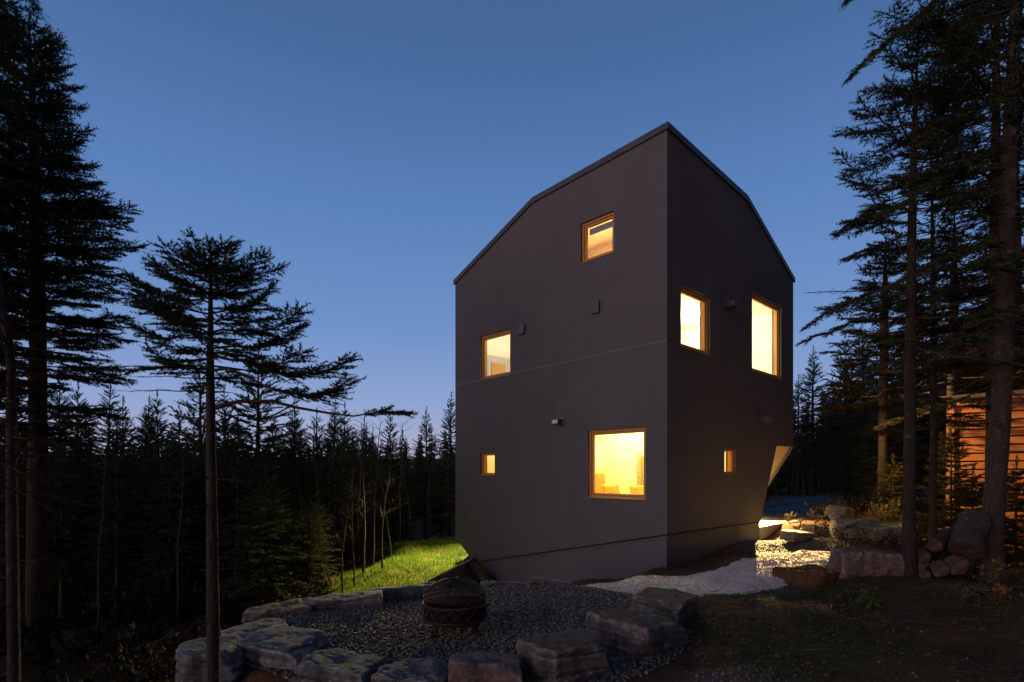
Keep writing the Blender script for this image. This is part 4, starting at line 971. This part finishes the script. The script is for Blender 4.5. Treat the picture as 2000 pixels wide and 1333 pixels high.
def spill(rng,n):
    x=rng.uniform(.3,8,n*3); y=rng.uniform(8.3,14.5,n*3); m=path_mask(x,y); k=(m>-.15)&(rng.random(n*3)<.75)&~in_house(x,y,.03); x=x[k];y=y[k]; return x,y
g=gravel('gravel',9000,spill,.016,m_gravel('pale_chips',(.40,.33,.27),(.58,.49,.41),(.74,.64,.54)),'pale stone chips loose on the crushed path',4)
me=g.data; co=np.empty(len(me.vertices)*3,np.float32); me.vertices.foreach_get('co',co); co=co.reshape(-1,3)
co[:,2]+=path_lift(co[:,0],co[:,1],path_mask(co[:,0],co[:,1])); me.vertices.foreach_set('co',co.ravel()); me.update()

# ------------------------------------------------------------------ grass, litter
def blades(name,n,fn,h,w,mat,label,seed,cat='grass'):
    rng=np.random.default_rng(seed); x,y=fn(rng,n); z=H(x,y)-.01; N=len(x)
    hh=h*rng.uniform(.4,1.3,N); a=rng.uniform(0,6.28,N); lean=rng.uniform(.1,.9,N)*hh; b=rng.uniform(0,6.28,N)
    p=np.stack([x,y,z],1); s=np.stack([np.cos(a),np.sin(a),0*a],1)*w/2
    mid=p+np.stack([np.cos(b)*lean*.35,np.sin(b)*lean*.35,hh*.6],1); tip=p+np.stack([np.cos(b)*lean,np.sin(b)*lean,hh*(1-.25*rng.random(N))],1)
    V=np.stack([p-s,p+s,mid+s*.8,mid-s*.8,tip],1).reshape(-1,3); i=np.arange(N)[:,None]*5
    o=link(name,np_mesh(name,V,[i+np.array([[0,1,2,3]]),i+np.array([[3,2,4]])],mat)); tag(o,label,cat,kind='stuff')
def m_leafy(name,stops,scale=9,coord='Object'):
    m,nt,b=new_mat(name); t=tex(nt,'ShaderNodeTexNoise',scale,coord,detail=3); nt.links.new(ramp(nt,t.outputs['Fac'],stops),b.inputs['Base Color']); b.inputs['Roughness'].default_value=.75; b.inputs['Specular IOR Level'].default_value=.15
    out=[n_ for n_ in nt.nodes if n_.type=='OUTPUT_MATERIAL'][0]; tl=nt.nodes.new('ShaderNodeBsdfTranslucent'); mx=nt.nodes.new('ShaderNodeMixShader'); mx.inputs[0].default_value=.45
    nt.links.new(b.inputs['Base Color'].links[0].from_socket,tl.inputs['Color']); nt.links.new(b.outputs[0],mx.inputs[1]); nt.links.new(tl.outputs[0],mx.inputs[2]); nt.links.new(mx.outputs[0],out.inputs[0]); return m
M['grass']=m_leafy('lawn_grass',[(.3,(.06,.12,.018)),(.52,(.12,.17,.026)),(.75,(.26,.22,.06))],2.2)
M['moss']=m_leafy('dark_ground_grass',[(.3,(.035,.06,.010)),(.6,(.06,.09,.017)),(.78,(.11,.105,.03))],5)
def lawn(rng,n):
    x=rng.uniform(-5.4,1.5,n); y=rng.uniform(10.8,21,n); k=(rng.random(n)<lawn_mask(x,y))&~in_house(x,y,.0); return x[k],y[k]
blades('grass',90000,lawn,.13,.012,M['grass'],'bright green lawn mound lit beside the left corner of the house',11)
def mossf(rng,n):
    x=rng.uniform(1.6,9,n); y=rng.uniform(3.6,11,n); k=(rng.random(n)<moss_mask(x,y)*.95+.02)&(path_mask(x,y)<-.1); return x[k],y[k]
blades('grass',70000,mossf,.055,.006,M['moss'],'dark short grass and moss patches on the ground before the house',12)
M['litter']=m_leafy('leaf_litter',[(.28,(.08,.04,.02)),(.5,(.19,.10,.05)),(.66,(.30,.175,.10)),(.8,(.42,.30,.20))],23)
def litter():
    rng=np.random.default_rng(13); n=16000; x=np.concatenate([rng.uniform(1.7,11,n),rng.uniform(-9,-3.2,n//3)]); y=np.concatenate([rng.uniform(3.4,12.5,n),rng.uniform(3,14,n//3)])
    k=(path_mask(x,y)<.05)&((rng.random(len(x))<.35+.65*smooth(.4,.6,vnoise(x,y,.8,71)))); x=x[k];y=y[k]; N=len(x); z=H(x,y)+.012
    s=rng.uniform(.012,.042,N); a=rng.uniform(0,6.28,N); el=rng.uniform(.35,.9,N)
    u=np.stack([np.cos(a),np.sin(a),rng.uniform(-.4,.4,N)],1)*s[:,None]; v=np.stack([-np.sin(a),np.cos(a),rng.uniform(-.4,.4,N)],1)*(s*el)[:,None]; c=np.stack([x,y,z],1); up=np.zeros((N,3)); up[:,2]=s*.35
    V=np.stack([c-u,c-v*.8+up,c+v*.8+up,c+u],1).reshape(-1,3); i=np.arange(N)[:,None]*4
    o=link('leaf_litter',np_mesh('leaf_litter',V,[i+np.array([[0,1,2]]),i+np.array([[1,3,2]])],M['litter'])); tag(o,'brown fallen leaves and chips strewn over the ground at right','leaf litter',kind='stuff')
    t=Tree(99); rng=t.rng
    for q in range(260):
        x=rng.uniform(2.2,9.5) if q<170 else rng.uniform(-9,-3.3); y=rng.uniform(3.6,9.5) if q<170 else rng.uniform(4,13); L=rng.uniform(.08,.38); a=rng.uniform(0,6.28); n=5; s=np.linspace(-.5,.5,n)*L
        xx=x+np.cos(a)*s+rng.normal(size=n)*.02; yy=y+np.sin(a)*s+rng.normal(size=n)*.012; zz=H(xx,yy)+.015+rng.uniform(0,.03)
        t.poly(np.stack([xx,yy,zz],1),[.004,.005,.0045,.004,.002])
    o=link('fallen_twigs',t.mesh('fallen_twigs',TN,.1,[simple('dead_twig',(.05,.038,.03),(.12,.10,.08),20,.9,0),M['branch']])); tag(o,'dead twigs lying all over the forest ground','twigs',kind='stuff')
litter()

# brushy undergrowth in the woods
def under(name,fn,n,label,mat,seed,hmax=.5):
    t=Tree(seed); rng=t.rng
    for i in range(n):
        x,y=fn(rng); g=Hs(x,y)
        for k in range(4):
            az=rng.uniform(0,6.28); L=rng.uniform(.25,1)*hmax; p=np.array([x,y,g]); q=p+np.array([math.cos(az)*L*.5,math.sin(az)*L*.5,L*.9]); t.poly([p,(p+q)/2+np.array([0,0,L*.1]),q],[.008,.006,.003])
            for j in range(3): t.tw.append((p+(q-p)*rng.uniform(.3,1),np.array([rng.normal(),rng.normal(),.3+rng.random()]),L*rng.uniform(.35,.8)))
    o=link(name,t.mesh(name,TF,.5,[M['branch'],mat],3)); tag(o,label,'undergrowth',kind='stuff')
under('undergrowth',lambda r:(r.uniform(-13,-4.4),r.uniform(6.5,22)),260,'dark brushy undergrowth on the forest floor at left',simple('dark_brush',(.022,.022,.014),(.045,.04,.024),6,.9,0),61,.7)
def ur(r):
    while True:
        x=r.uniform(8,20); y=r.uniform(9,28)
        if abs((y-23)-.75*(x-12))*.55>2.0: return x,y
under('undergrowth',ur,300,'low warm brush on the ground between the right-hand trees',M['needlew'],62,.5)

# ------------------------------------------------------------------ shrubs
def leaf_shrub(name,px,py,Yd,w,h,nst,nlf,mat,label,seed,ls=.05,group=None,bare=0):
    rng=np.random.default_rng(seed); q=W(px,py,Yd); g=Hs(q[0],q[1]); r=empty(name,(q[0],q[1],g)); tag(r,label,'shrub',group)
    t=Tree(seed); V=[]
    for i in range(nst):
        az=rng.uniform(0,6.28); rr=w/2*rng.uniform(.2,1); hh=h*rng.uniform(.55,1.05); n=6; s=np.linspace(0,1,n)
        pts=np.stack([np.cos(az)*rr*s**1.3,np.sin(az)*rr*s**1.3,hh*s*(1-.12*s)],1); pts[1:]+=rng.normal(size=(n-1,3))*.03*h; t.poly(pts,list(.008*(1-s*.8)))
        for k in range(3):
            a2=rng.uniform(0,6.28); b=pts[rng.integers(2,n)]; e=b+np.array([math.cos(a2),math.sin(a2),rng.uniform(.2,1.0)])*h*.22; t.poly([b,e],[.004,.001])
            for j in range(nlf//3):
                V.append(b+(e-b)*rng.uniform(.2,1.05)+rng.normal(size=3)*.03)
    link('stems',t.mesh('stems',TF,.5,[M['branch'],M['branch']],3),r)
    if V:
        c=np.array(V); N=len(c); d=rng.normal(size=(N,3)); d/=np.linalg.norm(d,axis=1,keepdims=True); s=np.cross(d,rng.normal(size=(N,3))); s/=np.linalg.norm(s,axis=1,keepdims=True); l=ls*rng.uniform(.5,1.3,N)[:,None]
        Q=np.stack([c,c+d*l*.5+s*l*.32,c+d*l,c+d*l*.5-s*l*.32],1).reshape(-1,3); i=np.arange(N)[:,None]*4
        link('foliage',np_mesh('foliage',Q,i+np.array([[0,1,2,3]]),mat),r)
    return r
M['autumn']=m_leafy('autumn_leaves',[(.3,(.20,.06,.02)),(.5,(.30,.13,.03)),(.68,(.20,.18,.04)),(.8,(.10,.15,.03))],6)
M['green']=m_leafy('shrub_green',[(.3,(.05,.09,.02)),(.7,(.13,.15,.03))],6)
M['brown']=m_leafy('dry_brush',[(.3,(.05,.032,.022)),(.7,(.10,.066,.042))],6)
M['yellow']=m_leafy('yellow_leaves',[(.3,(.20,.12,.02)),(.7,(.35,.22,.04))],6)
leaf_shrub('leafy_shrub',1708,1022,13.7,1.0,.85,34,14,M['autumn'],'orange leaved shrub lit above the pale ledge stone',401,.07)
leaf_shrub('leafy_shrub',1738,1024,13.4,.8,.95,26,14,M['green'],'green shrub beside the orange one, near the slim dark spruce',402,.07)
leaf_shrub('brush_mound',1665,1000,17.0,1.9,.75,60,12,M['brown'],'dark brown brush mound in front of the forest, left of the orange shrub',403,.07)
leaf_shrub('brush_mound',1610,1010,17.8,1.5,.55,46,12,M['brown'],'low greyish brush mound at the edge of the driveway',404,.07)
leaf_shrub('brush_mound',1745,985,17.5,1.6,1.1,50,8,M['brown'],'tall dry brush behind the green shrub and the slim dark spruce',405,.06)
leaf_shrub('seedling',1948,1160,7.6,.5,.42,10,8,M['yellow'],'small yellow maple seedling at the foot of the leaning spruce',406,.075)
leaf_shrub('seedling',1962,1185,7.0,.4,.22,8,6,M['autumn'],'tiny orange leaved seedling right of the root tangle',407,.075)
leaf_shrub('weed_plant',1690,1185,7.2,.4,.16,9,6,M['green'],'small broad leaved weed in the grass below the pink boulder',408,.09)
leaf_shrub('weed_plant',1640,1165,7.6,.35,.12,8,6,M['green'],'flat pale leaved weed left of the taller weed, below the pink boulder',409,.09)

# ------------------------------------------------------------------ firewood logs, root tangle
def m_cut():
    m,nt,b=new_mat('cut_wood'); 
    w=tex(nt,'ShaderNodeTexNoise',9,detail=6); w2=tex(nt,'ShaderNodeTexNoise',40,detail=4)
    nt.links.new(ramp(nt,w.outputs['Fac'],[(.3,(.025,.014,.010)),(.55,(.07,.040,.028)),(.75,(.14,.09,.065))]),b.inputs['Base Color']); b.inputs['Roughness'].default_value=.9; bump(nt,b,w2.outputs['Fac'],.5,.01); return m
M['cut']=m_cut()
def log(p0,p1,r,label,seed):
    p0=np.array(p0);p1=np.array(p1); n=20; m=14; d=Vector(p1-p0); L=d.length; t=d.normalized(); u=t.cross(Vector((0,0,1)) if abs(t.z)<.9 else Vector((1,0,0))).normalized(); w=t.cross(u)
    mb=MB(); ends=[[],[]]
    for i in range(m+1):
        for j in range(n):
            a=2*math.pi*j/n; k=1+.22*mnoise.noise(Vector((math.cos(a)*1.3,math.sin(a)*1.3,i*.22+seed*7)))+.09*mnoise.noise(Vector((math.cos(a)*5,math.sin(a)*5,i*.6+seed)))
            q=d*(i/m)+(u*math.cos(a)+w*math.sin(a))*r*k; mb.v.append(tuple(q))
            if i==0: ends[0].append(q)
            if i==m: ends[1].append(q)
    for i in range(m):
        for j in range(n): mb.f.append((i*n+j,i*n+(j+1)%n,(i+1)*n+(j+1)%n,(i+1)*n+j)); mb.m.append(0)
    root=empty('log',p0); tag(root,label,'log','logs piled between the two trunks'); mb.build('bark',M['barkg'],root,True)
    for e,off_ in ((ends[0],-.004),(ends[1],.004)):
        mb=MB(); c=sum(e,Vector())/n+t*off_; vs=[c]+[c+(q-c)*.93 for q in e]+[q for q in e]
        mb.add(vs,[(0,1+j,1+(j+1)%n) for j in range(n)]+[(1+j,1+n+j,1+n+(j+1)%n,1+(j+1)%n) for j in range(n)]); mb.build('cut_end',M['cut'],root,True)
log(W(1826,1066,8.35),W(1872,1035,9.2),.098,'log resting on top of the pile, left of the upright log',1)
log(W(1800,1088,8.55),W(1846,1060,9.4),.115,'leftmost log of the pile, half behind the slim trunk',2)
log(W(1836,1112,8.15),W(1880,1090,9.0),.115,'lower log with reddish cut face at the left bottom of the pile',3)
log(W(1868,1104,8.05),W(1925,1085,8.9),.145,'widest bottom log with torn pale face under the upright log',4)
log(W(1886,1078,8.0),W(1906,1012,8.25),.20,'thick bark covered log leaning upright on the pile against the leaning spruce',5)
log(W(1806,1122,8.3),W(1830,1105,9.2),.075,'small log at the very bottom of the pile beside the slim trunk',6)
def roots():
    q=W(1885,1165,7.3); g=Hs(q[0],q[1]); r=tag(empty('root_tangle',(q[0],q[1],g)),'tangle of grey dead roots on the ground before the logs','roots'); t=Tree(88); rng=t.rng
    for i in range(34):
        a=rng.uniform(0,6.28); L=rng.uniform(.2,.55); n=7; s=np.linspace(0,1,n); pts=np.stack([np.cos(a+s*rng.uniform(-1,1))*L*s,np.sin(a+s*rng.uniform(-1,1))*L*s*.7,.06+.14*np.sin(s*np.pi*rng.uniform(.6,1.3))-.05*s],1)+rng.normal(size=(n,3))*.02
        t.poly(pts,list(.016*(1-s*.8)*rng.uniform(.4,1.2)))
    link('root_wood',t.mesh('root_wood',TN,.1,[simple('root_grey',(.05,.038,.03),(.12,.095,.075),12,.95,.4,.01,60),M['branch']],5),r)
roots()

# ------------------------------------------------------------------ fire pit
fpY=6.15; q=W(889,1238,fpY); fg=-1.745
fp=tag(empty('fire_pit',(q[0],q[1],fg)),'round rusty iron fire pit with lattice band and domed spark screen on the gravel','fire pit')
fp.scale=(1.02,1.02,.84)
Rb=.335
def lathe(mb,prof,n=40,m=0,close=False):
    o=len(mb.v)
    for (r,z) in prof:
        for k in range(n): a=2*math.pi*k/n; mb.v.append((r*math.cos(a),r*math.sin(a),z))
    for i in range(len(prof)-1):
        for k in range(n): mb.f.append((o+i*n+k,o+i*n+(k+1)%n,o+(i+1)*n+(k+1)%n,o+(i+1)*n+k)); mb.m.append(m)
mb=MB(); lathe(mb,[(.02,.11),(.2,.115),(.29,.13),(.325,.15),(Rb,.16),(Rb,.185),(Rb-.012,.188),(Rb-.015,.17),(.28,.15),(.19,.13),(.02,.12)]); mb.build('bowl',M['iron'],fp,True)
mb=MB(); lathe(mb,[(Rb,.335),(Rb+.022,.345),(Rb+.03,.36),(Rb+.02,.375),(Rb-.008,.37),(Rb-.006,.335),(Rb,.335)]); lathe(mb,[(Rb-.006,.425),(Rb+.006,.43),(Rb+.004,.443),(Rb-.008,.44),(Rb-.006,.425)]); mb.build('rim',M['iron'],fp,True)
mb=MB(); lathe(mb,[(Rb-.022,.17),(Rb-.022,.345)]); mb.build('inner_drum',M['dark'],fp,True)
mb=MB(); nx_=16
for k in range(nx_):
    for sg in (1,-1):
        pts=[]
        for j in range(7):
            a=2*math.pi*(k+sg*j/6*1.0)/nx_; pts.append((Rb*math.cos(a),Rb*math.sin(a),.183+.157*j/6))
        mb.tube(pts,[.0085]*7,4)
for k in range(26):
    a0=2*math.pi*k/26;a1=2*math.pi*(k+.5)/26;a2=2*math.pi*(k+1)/26; rr=Rb-.006
    mb.tube([(rr*math.cos(a0),rr*math.sin(a0),.368),(rr*math.cos(a1),rr*math.sin(a1),.43),(rr*math.cos(a2),rr*math.sin(a2),.368)],[.0075]*3,4)
mb.build('lattice_band',M['iron'],fp,False)
for k in range(4):
    a=R(45+90*k)+.12; c,s_=math.cos(a),math.sin(a); mb=MB()
    mb.tube([(.25*c,.25*s_,.16),(.30*c,.30*s_,.08),(.37*c,.37*s_,-.02)],[.03,.026,.024],4); mb.build('leg',M['iron'],fp)
def m_screen():
    m,nt,b=new_mat('spark_screen'); 
    for n_ in list(nt.nodes):
        if n_.type=='OUTPUT_MATERIAL': out=n_
    b.inputs['Base Color'].default_value=(.035,.022,.016,1); b.inputs['Roughness'].default_value=.7
    tr=nt.nodes.new('ShaderNodeBsdfTransparent'); mx=nt.nodes.new('ShaderNodeMixShader'); mx.inputs[0].default_value=.66
    nt.links.new(tr.outputs[0],mx.inputs[1]); nt.links.new(b.outputs[0],mx.inputs[2]); nt.links.new(mx.outputs[0],out.inputs[0]); return m
mb=MB(); dome=[(Rb*math.cos(t_),.445+.235*math.sin(t_)) for t_ in [R(x) for x in (2,12,24,36,48,60,72,82,88)]]
lathe(mb,dome); sc_=mb.build('spark_screen',m_screen(),fp,True)
mb=MB()
for k in range(3):
    a=math.pi*k/3+.35
    pts=[(Rb*1.005*math.cos(t_)*math.cos(a),Rb*1.005*math.cos(t_)*math.sin(a),.445+.24*math.sin(t_)) for t_ in [math.pi*i/16 for i in range(17)]]; mb.tube(pts,[.006]*17,5)
lathe(mb,[(Rb+.004,.45),(Rb+.012,.456),(Rb+.004,.464),(Rb-.006,.457),(Rb+.004,.45)]); mb.build('screen_ribs',M['iron'],sc_,True)
mb=MB(); mb.tube([(.05*math.cos(t_),0,.682+.05*math.sin(t_)) for t_ in [math.pi*i/10 for i in range(11)]],[.006]*11,6); mb.build('handle',M['iron'],sc_,True)

# ------------------------------------------------------------------ shed
c0=W(1852,985,13.2); sx=Vector((.66,-.75,0)); sy=Vector((.75,.66,0)); g=Hs(c0[0],c0[1])
shed=tag(empty('wooden_shed',(c0[0],c0[1],g)),'orange cedar shed with horizontal slatted wall seen between the right-hand trunks','shed')
ST=lambda a,b,c:tuple(sx*a+sy*b+Vector((0,0,c)))
Hs_=3.15
mb=MB(); mb.T=ST; mb.box(.02,3.6,.06,2.6,-.3,Hs_); mb.build('wall',M['dark'],shed)
mb=MB(); mb.T=ST; rsd=random.Random(4)
for k in range(18):
    z=-.15+k*.185; mb.box(.13,3.55,rsd.uniform(-.004,.012),.055,z,z+.150)
mb.build('slat_cladding',M['shedw'],shed,bevel=.004)
mb=MB(); mb.T=ST; mb.box(-.02,.125,-.03,.2,-.3,Hs_); mb.build('corner_post',M['shedw'],shed,bevel=.006)
mb=MB(); mb.T=ST; mb.box(.127,3.6,-.015,.052,3.16,3.30); mb.build('top_board',M['shedw'],shed,bevel=.005)
mb=MB(); mb.T=ST; mb.box(-.015,.018,.21,2.6,-.3,Hs_); mb.build('side_boards',M['dark'],shed)  # coloured near black so this side looks unlit
mb=MB(); mb.add([ST(-.12,-.25,3.32),ST(4,-.25,3.32),ST(4,3,3.5),ST(-.12,3,3.5),ST(-.12,-.25,3.40),ST(4,-.25,3.40),ST(4,3,3.58),ST(-.12,3,3.58)],[(0,1,2,3),(4,7,6,5),(0,4,5,1),(3,2,6,7),(0,3,7,4),(1,5,6,2)]); mb.build('roof',M['shedr'],shed)

# ------------------------------------------------------------------ world, sun, camera
SUN_AZ=R(232)     # compass angle of the set sun, behind the camera to the left
w=bpy.data.worlds.new('World'); scn.world=w; w.use_nodes=True; nt=w.node_tree
bg=nt.nodes['Background']; sky=nt.nodes.new('ShaderNodeTexSky'); sky.sky_type='NISHITA'; sky.sun_disc=False
sky.sun_elevation=R(1.5); sky.sun_rotation=SUN_AZ; sky.air_density=1.2; sky.dust_density=.6; sky.ozone_density=3.0
tc=nt.nodes.new('ShaderNodeTexCoord'); sp=nt.nodes.new('ShaderNodeSeparateXYZ'); nt.links.new(tc.outputs['Generated'],sp.inputs[0])
mr=nt.nodes.new('ShaderNodeMath'); mr.operation='MULTIPLY_ADD'; mr.inputs[1].default_value=1.0; mr.inputs[2].default_value=0.0; nt.links.new(sp.outputs['Z'],mr.inputs[0])
dusk=ramp(nt,mr.outputs[0],[(0.0,(.47,.44,.56)),(.05,(.38,.41,.60)),(.12,(.265,.365,.63)),(.24,(.16,.285,.575)),(.42,(.102,.215,.48)),(.60,(.061,.138,.325)),(1.0,(.03,.07,.19))])
# western afterglow (opposite the view)
gv=nt.nodes.new('ShaderNodeVectorMath'); gv.operation='DOT_PRODUCT'; gv.inputs[1].default_value=(math.sin(SUN_AZ),math.cos(SUN_AZ),0); nt.links.new(tc.outputs['Generated'],gv.inputs[0])
gr=ramp(nt,gv.outputs['Value'],[(.25,(0,0,0)),(1.0,(1,1,1))]); hz=ramp(nt,sp.outputs['Z'],[(0.0,(1,1,1)),(.45,(0,0,0))])
glow=mixc(nt,1.0,gr,hz,'MULTIPLY'); glowc=mixc(nt,1.0,glow,(1.35,.66,.36),'MULTIPLY')
dv=nt.nodes.new('ShaderNodeVectorMath'); dv.operation='DOT_PRODUCT'; dv.inputs[1].default_value=(.69,-.72,0); nt.links.new(tc.outputs['Generated'],dv.inputs[0])
dusk=mixc(nt,1.0,dusk,ramp(nt,dv.outputs['Value'],[(.0,(1,1,1)),(.55,(.25,.25,.25))]),'MULTIPLY')
tot=mixc(nt,1.0,dusk,glowc,'ADD')
nsk=mixc(nt,1.0,sky.outputs[0],(.012,.012,.012),'MULTIPLY'); tot=mixc(nt,1.0,tot,nsk,'ADD')
sc10=mixc(nt,1.0,tot,(10,10,10),'MULTIPLY')
nt.links.new(sc10,bg.inputs['Color']); bg.inputs['Strength'].default_value=.1
sun=bpy.data.lights.new('sun','SUN'); sun.energy=.55; sun.angle=R(30); sun.color=(1.0,.80,.68)
so=bpy.data.objects.new('sun',sun); COL.objects.link(so)
so.rotation_euler=(-Vector((math.sin(SUN_AZ)*math.cos(R(6)),math.cos(SUN_AZ)*math.cos(R(6)),math.sin(R(6))))).to_track_quat('-Z','Y').to_euler()

cam=bpy.data.cameras.new('camera'); co_=bpy.data.objects.new('camera',cam); COL.objects.link(co_)
cam.sensor_width=36; cam.lens=F/2000*36; cam.shift_y=(HY-666.5)/2000; cam.clip_end=2000; cam.clip_start=.05
co_.location=(0,0,0); co_.rotation_euler=(R(90),0,0); scn.camera=co_
scn.view_settings.view_transform='Standard'; scn.view_settings.look='None'; scn.view_settings.exposure=0; scn.view_settings.gamma=1
scn.cycles.use_denoising=True
try: scn.cycles.denoiser='OPENIMAGEDENOISE'
except Exception: pass
scn.cycles.max_bounces=8; scn.cycles.diffuse_bounces=5; scn.cycles.transparent_max_bounces=16; scn.cycles.sample_clamp_indirect=6
scn.cycles.caustics_reflective=False; scn.cycles.caustics_refractive=False
